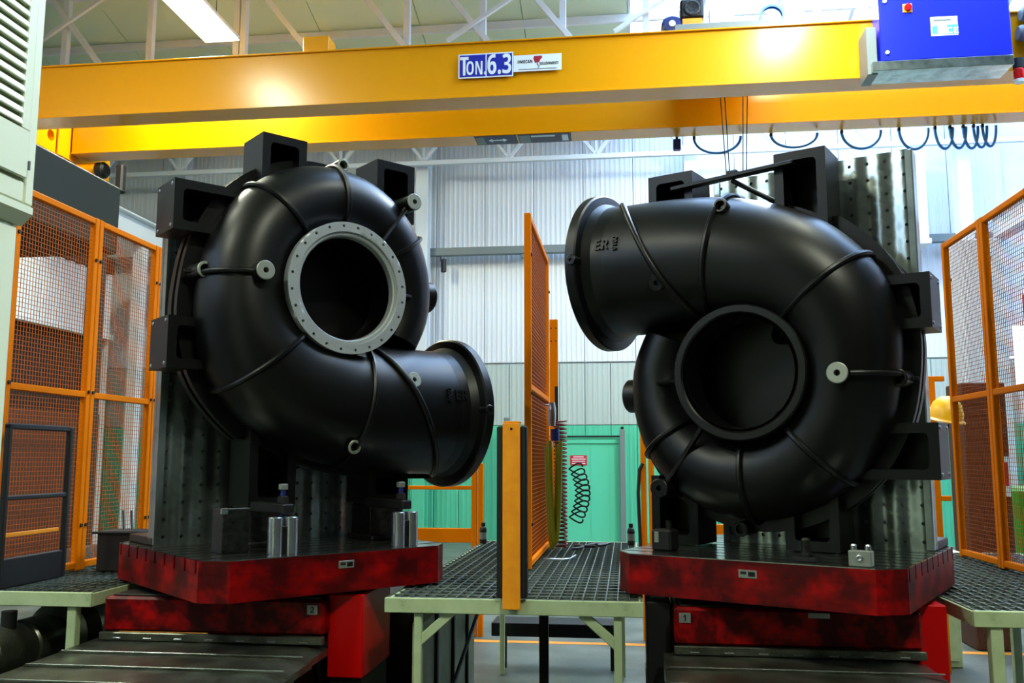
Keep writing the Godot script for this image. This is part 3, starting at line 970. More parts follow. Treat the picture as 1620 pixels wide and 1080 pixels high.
# ---------------------------------------------------------------- crane
func girder(t: Node3D, x0: float, x1: float, zf: float, y0: float, h: float, w: float) -> Node3D:
	var g := Node3D.new()
	g.name = "girder"
	t.add_child(g, true)
	var c := Vector3((x0 + x1) * 0.5, y0 + h * 0.5, zf - w * 0.5)
	pbox(g, "web", c, Vector3(x1 - x0, h - 0.03, w - 0.03), M.yellow, 0.004)
	pbox(g, "bottom_flange", c + Vector3(0, -h * 0.5 + 0.01, 0), Vector3(x1 - x0, 0.02, w), M.yellow, 0.003)
	pbox(g, "top_flange", c + Vector3(0, h * 0.5 - 0.01, 0), Vector3(x1 - x0, 0.02, w + 0.04), M.yellow, 0.003)
	return g

func festoon(parent: Node, a: Vector3, b: Vector3, drop: float) -> void:
	var pts := []
	for i in 19:
		var u := i / 18.0
		var mid := (a + b) * 0.5
		pts.append(mid + (a - mid) * cos(PI * u) + Vector3(0, -drop * sin(PI * u), 0.0))
	psweep(parent, "loop", pts, [0.021], M.cable_blue, 8)
	pbox(parent, "hanger", a + Vector3(0, 0.0, 0), Vector3(0.04, 0.05, 0.05), M.iron, 0.006)

func build_crane() -> void:
	var t := thing("bridge_crane", "yellow double girder bridge crane spanning the hall", "crane", Vector3.ZERO)
	girder(t, -8.5, 6.2, -11.4, 6.32, 0.76, 0.42)
	girder(t, -8.5, 6.2, -12.8, 6.3, 0.76, 0.4)
	# end carriages
	for s in [[-8.75, 1.0], [6.45, -1.0]]:
		var e := pbox(t, "end_carriage", Vector3(s[0] - s[1] * 0.1, 6.42, -12.1), Vector3(0.14, 0.4, 3.8), M.yellow, 0.01)
		var sd: float = s[1]
		var side := func(u: float, v: float, d: float) -> Vector3:
			return Vector3(sd * (0.27 - d), v, u)
		var sh := mb()
		drilled_cell(sh, side, -0.5, -0.1, -0.2, 0.2, Vector2(-0.3, 0.04), 0.085, 0.085, 0.16, 32)
		sh.set_smooth_group(-1)
		for r in [[-1.9, -0.5], [-0.1, 1.9]]:
			quad(sh, side.call(r[0], -0.2, 0.0), side.call(r[1], -0.2, 0.0), side.call(r[1], 0.2, 0.0), side.call(r[0], 0.2, 0.0), Vector3(sd, 0, 0))
		for v in [-0.2, 0.2]:
			quad(sh, side.call(-1.9, v, 0.0), side.call(1.9, v, 0.0), side.call(1.9, v, 0.2), side.call(-1.9, v, 0.2), Vector3(0, v, 0))
		put(e, "side_plate", done(sh), M.yellow)
		for j in 2:
			pbox(e, "joint_plate", Vector3(s[1] * 0.3, 0.05, 0.72 if j == 0 else -0.68), Vector3(0.03, 0.52, 0.5), M.yellow, 0.004)
		for zz in [1.6, -1.6]:
			plathe(e, "wheel", [Vector2(0.12, -0.05), Vector2(0.13, -0.04), Vector2(0.13, 0.04), Vector2(0.12, 0.05), Vector2(0, 0.05)], Vector3(0, -0.253, zz), Vector3.RIGHT, M.iron, 20)
		var mo := plathe(e, "travel_motor", [Vector2(0, -0.2), Vector2(0.11, -0.2), Vector2(0.12, -0.16), Vector2(0.12, 0.16), Vector2(0.1, 0.2), Vector2(0, 0.2)], Vector3(s[1] * 0.5, -0.34, -0.9), Vector3.RIGHT, M.yellow, 20)
		plathe(mo, "fan_cover", [Vector2(0.13, 0.2), Vector2(0.13, 0.3), Vector2(0.1, 0.34), Vector2(0, 0.34)], Vector3(s[1] * 0.5 + (s[1] - 1) * 0.22, -0.34, -0.9), Vector3.RIGHT, M.iron, 18)
	pbox(t, "buffer", Vector3(-7.68, 5.88, -12.85), Vector3(0.12, 0.45, 0.14), M.rubber, 0.03)
	# capacity sign
	var zs := -11.372
	var sg := pbox(t, "capacity_sign", Vector3(-1.765, 6.735, zs), Vector3(0.73, 0.335, 0.006), M.print_white, 0.001)
	sg.set_meta("label", "blue and white capacity sign")
	pbox(sg, "blue_field", Vector3(-0.175, 0, 0.004), Vector3(0.345, 0.3, 0.003), M.print_blue, 0.0005)
	pbox(sg, "blue_field", Vector3(0.182, 0, 0.004), Vector3(0.335, 0.3, 0.003), M.print_blue, 0.0005)
	text(sg, "letter", "T", Vector3(-0.285, -0.005, 0.007), 0.255, M.print_white, 0.62)
	text(sg, "letter", "ON.", Vector3(-0.125, -0.035, 0.007), 0.185, M.print_white, 0.6)
	text(sg, "letter", "6.3", Vector3(0.182, 0.0, 0.007), 0.265, M.print_white, 0.66)
	var ms := pbox(t, "maker_sign", Vector3(-1.08, 6.735, zs), Vector3(0.63, 0.225, 0.006), M.print_white, 0.001)
	text(ms, "letter", "OMECAN", Vector3(-0.165, 0.02, 0.004), 0.042, M.print_black, 0.8)
	text(ms, "letter", "SOLLEVAMENTI", Vector3(0.15, -0.015, 0.004), 0.036, M.print_black, 0.68)
	pbox(ms, "small_print", Vector3(0.0, -0.085, 0.004), Vector3(0.5, 0.008, 0.002), M.print_black, 0.0004)
	var lg := mb()
	prism(lg, PackedVector2Array([Vector2(-0.045, 0.085), Vector2(0.055, 0.088), Vector2(0.062, 0.06), Vector2(0.036, 0.035), Vector2(0.022, 0.0), Vector2(-0.035, -0.005), Vector2(-0.056, 0.06)]), 0.003, 0.005, Transform3D(Basis.IDENTITY, Vector3(0.0, 0.005, 0)))
	put(ms, "emblem", done(lg), M.print_red)
	psweep(ms, "emblem_hook", [Vector3(0.0, 0.0, 0.005), Vector3(0.002, -0.03, 0.005), Vector3(0.018, -0.045, 0.005), Vector3(0.024, -0.06, 0.005), Vector3(0.008, -0.07, 0.005)], [0.004], M.print_navy, 6)
	# direction signs under the far girder
	for d in [[-1.9, 0.62], [-1.18, 0.78]]:
		var u := pbox(t, "direction_sign", Vector3(d[0] + 0.05, 6.296, -13.0), Vector3(d[1], 0.004, 0.36), M.print_navy, 0.0005)
		pbox(u, "pale_field", Vector3(-d[1] * 0.38, -0.003, 0), Vector3(d[1] * 0.2, 0.003, 0.3), M.grey_steel, 0.0005)
		if d[0] < -1.5:
			pbox(u, "arrow", Vector3(0.02, -0.003, 0), Vector3(0.16, 0.003, 0.05), M.print_white, 0.0005)
			for s in [-1.0, 1.0]:
				var st := mb()
				prism(st, PackedVector2Array([Vector2(s * 0.14, 0), Vector2(s * 0.08, 0.07), Vector2(s * 0.08, -0.07)]), -0.0045, -0.002, Transform3D(Basis(Vector3.RIGHT, Vector3.BACK, Vector3.UP), Vector3(0.02, 0, 0)))
				put(u, "arrow_head", done(st), M.print_white)
		else:
			pbox(u, "pale_field", Vector3(-0.02, -0.003, 0.1), Vector3(d[1] * 0.45, 0.003, 0.06), M.print_white, 0.0005)
			pbox(u, "pale_field", Vector3(0.3, -0.003, 0.0), Vector3(0.09, 0.003, 0.24), M.print_white, 0.0005)
	# control cabinet
	var cb := pbox(t, "control_cabinet", Vector3(3.86, 6.84, -11.13), Vector3(1.5, 1.02, 0.3), M.blue, 0.012)
	cb.set_meta("label", "blue electric cabinet on the girder")
	pbox(cb, "door", Vector3(0.0, 0.0, 0.155), Vector3(1.46, 0.98, 0.012), M.blue, 0.004)
	for y in [-0.4, 0.25]:
		plathe(cb, "hinge", [Vector2(0.024, 0), Vector2(0.024, 0.02), Vector2(0.018, 0.026), Vector2(0, 0.026)], Vector3(-0.68, y, 0.16), Vector3.BACK, M.print_white, 14)
	var sw := pbox(cb, "main_switch", Vector3(-0.42, 0.15, 0.165), Vector3(0.11, 0.11, 0.016), M.post_yellow, 0.004)
	sw.set_meta("label", "red and yellow main switch")
	plathe(sw, "knob", [Vector2(0.042, 0), Vector2(0.042, 0.03), Vector2(0.036, 0.036), Vector2(0, 0.036)], Vector3(0, 0, 0.008), Vector3.BACK, M.red_light, 20)
	pbox(sw, "handle", Vector3(0, 0, 0.046), Vector3(0.018, 0.08, 0.02), M.red_light, 0.004)
	var pt := pbox(cb, "rating_plate", Vector3(-0.01, -0.1, 0.163), Vector3(0.31, 0.24, 0.004), M.print_white, 0.001)
	pbox(pt, "print_block", Vector3(-0.11, -0.045, 0.003), Vector3(0.06, 0.1, 0.002), M.print_cyan, 0.0004)
	pbox(pt, "print_block", Vector3(0.09, -0.045, 0.003), Vector3(0.12, 0.12, 0.002), M.print_cyan, 0.0004)
	pbox(pt, "print_line", Vector3(-0.02, 0.075, 0.003), Vector3(0.2, 0.022, 0.002), M.grey_steel, 0.0004)
	text(pt, "letter", "CE", Vector3(0.09, -0.06, 0.005), 0.075, M.print_white, 1.2)
	pbox(t, "cabinet_shelf", Vector3(3.8, 6.27, -11.15), Vector3(1.6, 0.12, 0.42), M.steel, 0.006)
	pbox(t, "cabinet_bracket", Vector3(3.02, 6.5, -11.2), Vector3(0.12, 0.6, 0.36), M.grey_steel, 0.006)
	# warning light on the right
	var wl := plathe(t, "warning_light", [Vector2(0.05, 0), Vector2(0.06, 0.02), Vector2(0.06, 0.12), Vector2(0.05, 0.14), Vector2(0, 0.14)], Vector3(4.75, 6.12, -11.2), Vector3.UP, M.red_light, 18)
	wl.set_meta("label", "small red warning light")
	plathe(wl, "cap", [Vector2(0, 0.14), Vector2(0.062, 0.14), Vector2(0.062, 0.26), Vector2(0, 0.26)], Vector3(4.75, 6.12, -11.2), Vector3.UP, M.rubber, 18)
	plathe(wl, "base", [Vector2(0, -0.04), Vector2(0.055, -0.04), Vector2(0.06, 0.0), Vector2(0, 0.0)], Vector3(4.75, 6.12, -11.2), Vector3.UP, M.print_white, 18)
	# gear motors on the right end
	for g in [[Vector3(4.95, 6.75, -11.3), M.grey_steel], [Vector3(5.05, 6.5, -11.25), M.cable_blue], [Vector3(5.0, 7.0, -11.3), M.grey_steel]]:
		plathe(t, "gear_motor", [Vector2(0, -0.14), Vector2(0.08, -0.14), Vector2(0.1, -0.1), Vector2(0.1, 0.1), Vector2(0.08, 0.14), Vector2(0, 0.14)], g[0], Vector3.RIGHT, g[1], 18)
	pbox(t, "cover_box", Vector3(-4.12, 7.2, -11.6), Vector3(0.36, 0.24, 0.3), M.yellow, 0.006)
	# hoist trolley on the girders
	var h := thing("hoist_trolley", "hoist trolley with blue motor riding on the crane girders", "hoist", Vector3(1.1, 7.08, -12.2))
	pbox(h, "frame", Vector3(0.25, 0.07, 0), Vector3(1.3, 0.08, 1.5), M.grey_steel, 0.006)
	plathe(h, "drum", [Vector2(0, -0.5), Vector2(0.17, -0.5), Vector2(0.17, 0.5), Vector2(0, 0.5)], Vector3(0.4, 0.3, -0.1), Vector3.RIGHT, M.grey_steel, 28)
	var gm := plathe(h, "gear_motor", [Vector2(0, -0.12), Vector2(0.13, -0.12), Vector2(0.14, -0.08), Vector2(0.14, 0.06), Vector2(0.1, 0.12), Vector2(0, 0.12)], Vector3(-0.43, 0.13, 0.62), Vector3.BACK, M.blue_dark, 22)
	plathe(gm, "shaft_end", [Vector2(0.045, 0.12), Vector2(0.04, 0.135), Vector2(0, 0.135)], Vector3(-0.43, 0.13, 0.62), Vector3.BACK, M.print_white, 16)
	var eb := pbox(h, "electric_motor", Vector3(-0.17, 0.34, 0.62), Vector3(0.3, 0.28, 0.2), M.iron, 0.03)
	plathe(eb, "fan_grille", [Vector2(0.11, 0), Vector2(0.11, 0.01), Vector2(0.09, 0.014), Vector2(0, 0.004)], Vector3(0, 0, 0.1), Vector3.BACK, M.steel_dark, 20)
	pbox(h, "motor_seat", Vector3(-0.17, 0.13, 0.62), Vector3(0.26, 0.14, 0.2), M.post_yellow, 0.01)
	plathe(h, "sheave", [Vector2(0.13, -0.03), Vector2(0.16, -0.03), Vector2(0.16, 0.03), Vector2(0.13, 0.03)], Vector3(0.85, 0.2, 0.62), Vector3.BACK, M.cable_blue, 28)
	pbox(h, "terminal_box", Vector3(0.18, 0.2, 0.66), Vector3(0.26, 0.2, 0.16), M.white_steel, 0.008)
	for rx in [0.2, 0.27, 0.56, 0.63]:
		psweep(h, "wire_rope", [Vector3(rx, 0.2, 0.0), Vector3(rx * 0.4 + 0.25, -2.7, 0.0)], [0.007], M.iron, 6)
	var hb := pbox(h, "hook_block", Vector3(0.42, -2.8, 0), Vector3(0.34, 0.3, 0.14), M.post_yellow, 0.03)
	psweep(hb, "hook", [Vector3(0, -0.15, 0), Vector3(0, -0.24, 0), Vector3(0.07, -0.3, 0), Vector3(0.06, -0.4, 0), Vector3(-0.03, -0.44, 0), Vector3(-0.1, -0.38, 0)], [0.03, 0.03, 0.032, 0.035, 0.03, 0.012], M.iron, 10)
	# festoon cable
	var fc := thing("festoon_cable", "blue festoon cable hanging in loops under the far girder", "cable", Vector3(0, 6.27, -13.2))
	var spans := [[1.05, 1.72, 0.24], [2.15, 2.8, 0.2], [3.14, 3.68, 0.26], [3.93, 4.33, 0.3], [4.42, 4.66, 0.31], [4.62, 4.84, 0.31], [4.8, 5.0, 0.32], [4.94, 5.12, 0.31], [5.06, 5.24, 0.3]]
	for i in spans.size():
		var s: Array = spans[i]
		festoon(fc, Vector3(s[0], 0, 0), Vector3(s[1], 0, 0), s[2])
	var pn := thing("cable_trolley", "small dark blue cable trolley hanging under the far girder", "cable trolley", Vector3(0.8, 6.175, -13.2))
	pbox(pn, "body", Vector3(0, 0, 0), Vector3(0.11, 0.16, 0.1), M.blue_dark, 0.01)
	pbox(pn, "hanger", Vector3(0, 0.09, 0), Vector3(0.04, 0.06, 0.04), M.iron, 0.004)

# ---------------------------------------------------------------- machine bases under the pallets
func build_cells() -> void:
	pallet("red pallet under the casting with the bright ring, tee slots at its left side", Vector3(-1.783, 1.17, -4.65), deg_to_rad(46.8))
	pallet("red pallet under the right casting, slot ends showing on its right side", Vector3(0.774, 1.17, -4.664), deg_to_rad(-27.0))
	var data := [
		{"x0": -2.475, "x1": -1.395, "cx": -1.783, "no": "2", "bx0": -1.405, "bx1": -1.235, "side": -1.0, "lab": ["red machine saddle numbered 2 under the left pallet", "red column beside the saddle numbered 2", "stepped steel way covers in front of the left pallet", "round turntable hub under the left pallet"]},
		{"x0": 0.195, "x1": 1.235, "cx": 0.774, "no": "1", "bx0": 1.245, "bx1": 1.365, "side": 1.0, "lab": ["red machine saddle numbered 1 under the right pallet", "red column at the right of the saddle numbered 1", "stepped steel way covers in front of the right pallet", "round turntable hub under the right pallet"]}]
	for d in data:
		var w: float = d.x1 - d.x0
		var s := thing("machine_saddle", d.lab[0], "machine base", Vector3((d.x0 + d.x1) * 0.5, 0, -4.2))
		pbox(s, "body", Vector3(0, 0.873, -0.5), Vector3(w, 0.16, 1.0), M.red, 0.012)
		var bx0: float = -w * 0.5 + 0.03
		var bx1: float = (0.24 if d.no == "2" else 0.1) + w * 0.5
		var bed := thing("machine_bed", "dark cast machine bed standing behind the %s saddle" % ("left" if d.no == "2" else "right"), "machine bed", Vector3((d.x0 + d.x1) * 0.5 + (bx0 + bx1) * 0.5, 0, -5.7))
		pbox(bed, "casting", Vector3(0, 0.4, 0), Vector3(bx1 - bx0, 0.8, 0.9), M.iron, 0.01)
		pbox(bed, "foot", Vector3(0, 0.03, 0), Vector3(bx1 - bx0 + 0.02, 0.06, 0.96), M.iron, 0.006)
		pbox(s, "chip_tray", Vector3(0, 0.957, -0.5), Vector3(w - 0.06, 0.008, 0.94), M.chips, 0.002)
		var sx: float = w * 0.5 - 0.055 if d.no == "2" else -w * 0.5 + 0.045
		var num := pbox(s, "number_plate", Vector3(sx, 0.91, 0.002), Vector3(0.05, 0.042, 0.003), M.plate_alu, 0.0005)
		text(num, "digit", d.no, Vector3(0, 0, 0.002), 0.026, M.print_black)
		if d.no == "1":
			pbox(s, "name_plate", Vector3(0.095, 0.93, 0.002), Vector3(0.09, 0.022, 0.003), M.plate_alu, 0.0005)
		pbox(s, "wiper_bar", Vector3(0, 0.775, 0.008), Vector3(w + 0.01, 0.036, 0.03), M.cover, 0.003)
		for i in 7:
			pbox(s, "wiper_bolt", Vector3(-w * 0.42 + i * w * 0.14, 0.768, 0.024), Vector3(0.04, 0.006, 0.006), M.chrome, 0.001)
		var b := thing("red_column", d.lab[1], "machine base", Vector3((d.bx0 + d.bx1) * 0.5, 0, -4.29))
		pbox(b, "body", Vector3(0, 0.78, -0.25), Vector3(d.bx1 - d.bx0, 0.38, 0.5), M.red_clean, 0.006)
		pbox(b, "foot", Vector3(0, 0.295, -0.25), Vector3((d.bx1 - d.bx0) * 0.9, 0.59, 0.46), M.iron, 0.006)
		# way covers: overlapping steel steps, each falling towards the viewer
		var cv := thing("way_cover", d.lab[2], "way cover", Vector3((d.x0 + d.x1) * 0.5 - 0.02, 0, -4.2), 0.0, "telescopic way covers")
		var zz := 0.02
		var yy := 0.752
		var ww := w + 0.06
		for i in 8:
			var st := mb()
			# ridge profile across x, pushed along z
			var poly := PackedVector2Array([Vector2(-ww * 0.5, -0.05), Vector2(ww * 0.5, -0.05), Vector2(ww * 0.5, -0.02), Vector2(ww * 0.42, -0.004), Vector2(0.0, 0.004), Vector2(-ww * 0.5, 0.0)])
			prism(st, poly, 0.0, 0.3, Transform3D(Basis(Vector3.RIGHT, deg_to_rad(0.6)), Vector3(0, yy, zz - 0.06)))
			put(cv, "cover_plate", done(st), M.cover)
			pbox(cv, "wiper_lip", Vector3(0, yy + 0.003, zz + 0.238), Vector3(ww * 0.98, 0.006, 0.008), M.steel, 0.001)
			zz += 0.235
			yy -= 0.008
			ww += 0.012
		pbox(cv, "bed", Vector3(0, 0.33, 0.4), Vector3(w - 0.1, 0.64, 2.2), M.iron, 0.004)
		var hub := thing("turntable_hub", d.lab[3], "turntable", Vector3(d.cx, 0, -4.66))
		plathe(hub, "hub", [Vector2(0.0, 0.965), Vector2(0.45, 0.965), Vector2(0.45, 0.985), Vector2(0.4, 0.9895), Vector2(0.0, 0.9895)], Vector3.ZERO, Vector3.UP, M.iron, 40)

func build_castings() -> void:
	var lt := deg_to_rad(46.8)
	var rt := deg_to_rad(-27.0)
	var LP := Vector3(-1.783, 1.17, -4.65)
	var RP := Vector3(0.774, 1.17, -4.664)
	var LB := Basis(Vector3.UP, lt)
	var RB := Basis(Vector3.UP, rt)
	casting("black volute casting with bright drilled ring, outlet pointing right", LP + LB * Vector3(0.112, 1.288, 0), lt, 0.0, true)
	var rc := casting("black volute casting without bright ring, outlet at upper left", RP + RB * Vector3(-0.075, 0.829, 0), rt, PI, false)
	angle_plate("drilled steel plate behind the left casting, dark and half hidden", LP, lt, -0.575, 0.6, 1.79)
	angle_plate("pale fluted drilled steel plate rising behind the right casting", RP, rt, -0.42, 0.612, 1.955)
	# risers and clamps on the left pallet
	riser("pair of bright steel columns nearest the front of the left pallet", LP + LB * Vector3(-0.235, 0, 0.5), lt, 0.165)
	riser("pair of bright steel columns near the right end of the left pallet", LP + LB * Vector3(0.425, 0, 0.51), lt, 0.165)
	strap_clamp("strap clamp with pale tab above the front steel columns", LP + LB * Vector3(-0.215, 0, 0.45), lt, 0.165)
	strap_clamp("strap clamp with pale tab above the right steel columns", LP + LB * Vector3(0.43, 0, 0.46), lt, 0.165)
	for a in [[Vector3(-0.13, 0, 0.03), "dark parallel block under the left casting's inner foot"], [Vector3(0.55, 0, 0.03), "dark parallel block under the left casting's outer foot"]]:
		var p := thing("support_block", a[1], "block", LP + LB * a[0], lt, "blocks under the left casting")
		pbox(p, "block", Vector3(0, 0.0935, 0), Vector3(0.2, 0.187, 0.2), M.steel_dark, 0.006)
		pbox(p, "base_plate", Vector3(0, 0.012, 0.02), Vector3(0.24, 0.024, 0.26), M.steel_dark, 0.004)
	var vb := thing("vee_block", "dark steel block with a bright edge on the left pallet", "block", LP + LB * Vector3(-0.4, 0, 0.3), lt)
	pbox(vb, "block", Vector3(0, 0.1, 0), Vector3(0.13, 0.2, 0.12), M.steel_dark, 0.004)
	pbox(vb, "stop", Vector3(-0.055, 0.192, 0.05), Vector3(0.03, 0.03, 0.025), M.steel, 0.003)
	pbox(vb, "ground_edge", Vector3(0, 0.202, 0.056), Vector3(0.13, 0.005, 0.008), M.chrome, 0.001)
	# stops on the right pallet
	var sp := thing("stop_block", "small grey stop block with two pins at the front edge", "stop block", RP + RB * Vector3(0.475, 0, 0.585), rt)
	pbox(sp, "block", Vector3(0, 0.032, 0), Vector3(0.09, 0.064, 0.05), M.plate_alu, 0.004)
	for s in [-1.0, 1.0]:
		plathe(sp, "pin", [Vector2(0.012, 0.06), Vector2(0.012, 0.082), Vector2(0.009, 0.088), Vector2(0, 0.088)], Vector3(s * 0.028, 0, 0), Vector3.UP, M.chrome, 14)
	plathe(sp, "screw", [Vector2(0.013, 0), Vector2(0.013, 0.006), Vector2(0.009, 0.008), Vector2(0, 0.004)], Vector3(0, 0.035, 0.025), Vector3.BACK, M.chrome, 14)
	var lk := thing("locating_pin", "dark round locating pin in the middle of the right pallet", "pin", RP + RB * Vector3(0.235, 0, 0.52), rt)
	plathe(lk, "post", [Vector2(0.03, 0), Vector2(0.03, 0.03), Vector2(0.02, 0.036), Vector2(0.02, 0.09), Vector2(0.014, 0.098), Vector2(0, 0.098)], Vector3.ZERO, Vector3.UP, M.steel_dark, 20)
	pbox(lk, "base", Vector3(0, 0.01, 0), Vector3(0.1, 0.02, 0.08), M.iron, 0.003)
	var cl := thing("edge_clamp", "dark edge clamp with pale tag at the right pallet's left end", "clamp", RP + RB * Vector3(-0.46, 0, 0.42), rt)
	pbox(cl, "body", Vector3(0, 0.05, 0), Vector3(0.1, 0.1, 0.1), M.iron, 0.01)
	pbox(cl, "tag", Vector3(-0.02, 0.065, 0.052), Vector3(0.022, 0.05, 0.004), M.plate_alu, 0.001)
	plathe(cl, "stud", [Vector2(0.014, 0.1), Vector2(0.014, 0.14), Vector2(0, 0.14)], Vector3(0.02, 0, 0), Vector3.UP, M.steel_dark, 14)
	# stiffener bar bolted between the two upper pads of the right casting (its frame is rolled half a turn)
	pbar(rc, "stiffener_bar", Vector3(0.42, -1.0, 0.17), Vector3(-0.22, -1.03, 0.17), 0.05, 0.022, M.black, 0.004)
	psweep(rc, "stiffener_brace", [Vector3(0.1, -1.0, 0.155), Vector3(-0.1, -0.87, 0.1)], [0.013], M.black, 10)
	pbox(rc, "lifting_lug", Vector3(0.09, -1.03, 0.17), Vector3(0.06, 0.03, 0.03), M.black, 0.006)

func build_fences() -> void:
	var g1 := "orange mesh fence on the left platform"
	fence_bay("orange mesh guard bay nearest the pale cabinet, left fence", g1, -3.08, -4.2, -4.93, 0.98, 1.965, 3.0)
	fence_bay("orange mesh guard bay in the middle of the left fence", g1, -3.08, -4.935, -5.63, 0.98, 1.965, 3.0)
	fence_bay("orange mesh guard bay half hidden behind the left pallet", g1, -3.08, -5.635, -6.35, 0.98, 1.965, 3.0)
	var g2 := "orange mesh fence on the right platform"
	fence_bay("orange mesh guard bay nearest the viewer at the right edge", g2, 2.13, -4.3, -4.98, 0.98, 1.985, 3.03)
	fence_bay("orange mesh guard bay in the middle of the right fence", g2, 2.13, -4.985, -5.66, 0.98, 1.985, 3.03)
	fence_bay("orange mesh guard bay at the far end of the right fence", g2, 2.13, -5.665, -6.33, 0.98, 1.985, 3.03)
	fence_bay("orange mesh guard panel standing edge on between the two castings", "orange mesh divider between the cells", -0.565, -5.27, -6.55, 0.98, 2.02, 3.05)
	var sp := thing("slotted_post", "orange slotted post behind the central mesh panel", "post", Vector3(-0.54, 0.0, -7.0))
	pbox(sp, "plate", Vector3(-0.008, 1.826, 0), Vector3(0.064, 1.688, 0.03), M.orange, 0.004)
	pbox(sp, "slot_lining", Vector3(0.012, 1.6, 0.016), Vector3(0.026, 1.1, 0.003), M.iron, 0.001)
	for y in [2.6, 2.5]:
		for s in [-1.0, 1.0]:
			plathe(sp, "bolt", [Vector2(0.006, 0), Vector2(0.005, 0.002), Vector2(0, 0.002)], Vector3(-0.008 + s * 0.018, y, 0.015), Vector3.BACK, M.iron, 10)
	# yellow bumper post with rubber sides at the front of the centre platform
	var b := thing("bumper_post", "yellow bumper post with black rubber sides on the centre platform", "post", Vector3(-0.517, 0.98, -4.13))
	pbox(b, "face_plate", Vector3(0, 0.37, 0.0), Vector3(0.08, 0.82, 0.012), M.post_yellow, 0.004)
	pbox(b, "top_plate", Vector3(0, 0.785, -0.03), Vector3(0.075, 0.01, 0.06), M.post_yellow, 0.003)
	for s in [-1.0, 1.0]:
		pbox(b, "rubber_strip", Vector3(s * 0.053, 0.388, -0.04), Vector3(0.03, 0.76, 0.07), M.rubber, 0.008)
	pbox(b, "post", Vector3(0, 0.385, -0.05), Vector3(0.07, 0.76, 0.06), M.iron, 0.004)
	plathe(b, "screw", [Vector2(0.006, 0), Vector2(0.005, 0.004), Vector2(0, 0.004)], Vector3(0, 0.755, 0.006), Vector3.BACK, M.iron, 10)

func build_platforms() -> void:
	var c := platform("grated platform in the centre with pale braced legs", -1.1, 0.062, -4.17, -7.1, 0.98)
	var w := 1.162
	for s in [-1.0, 1.0]:
		var lx: float = -0.43 if s < 0 else 0.467
		leg(c, lx, 1.44, 0.9, 0.036)
		leg(c, lx, -1.4, 0.9, 0.036)
		pbar(c, "brace", Vector3(lx, -0.2, 1.44), Vector3(lx - s * 0.16, -0.06, 1.44), 0.03, 0.04, M.cream, 0.003)
	var r := platform("grated platform at the right edge carrying the right fence", 1.41, 2.6, -4.11, -6.6, 0.98)
	leg(r, -0.505, 1.22, 0.9, 0.05)
	leg(r, 0.5, 1.22, 0.9, 0.05)
	leg(r, -0.4, -0.9, 0.9, 0.05)
	leg(r, 0.5, -1.2, 0.9, 0.05)
	var l := platform("grated platform at the left carrying the left fence", -3.9, -2.5, -4.14, -6.6, 0.98)
	leg(l, 0.595, 1.2, 0.9, 0.045)
	leg(l, -0.6, 1.2, 0.9, 0.045)
	leg(l, 0.55, -1.2, 0.9, 0.045)

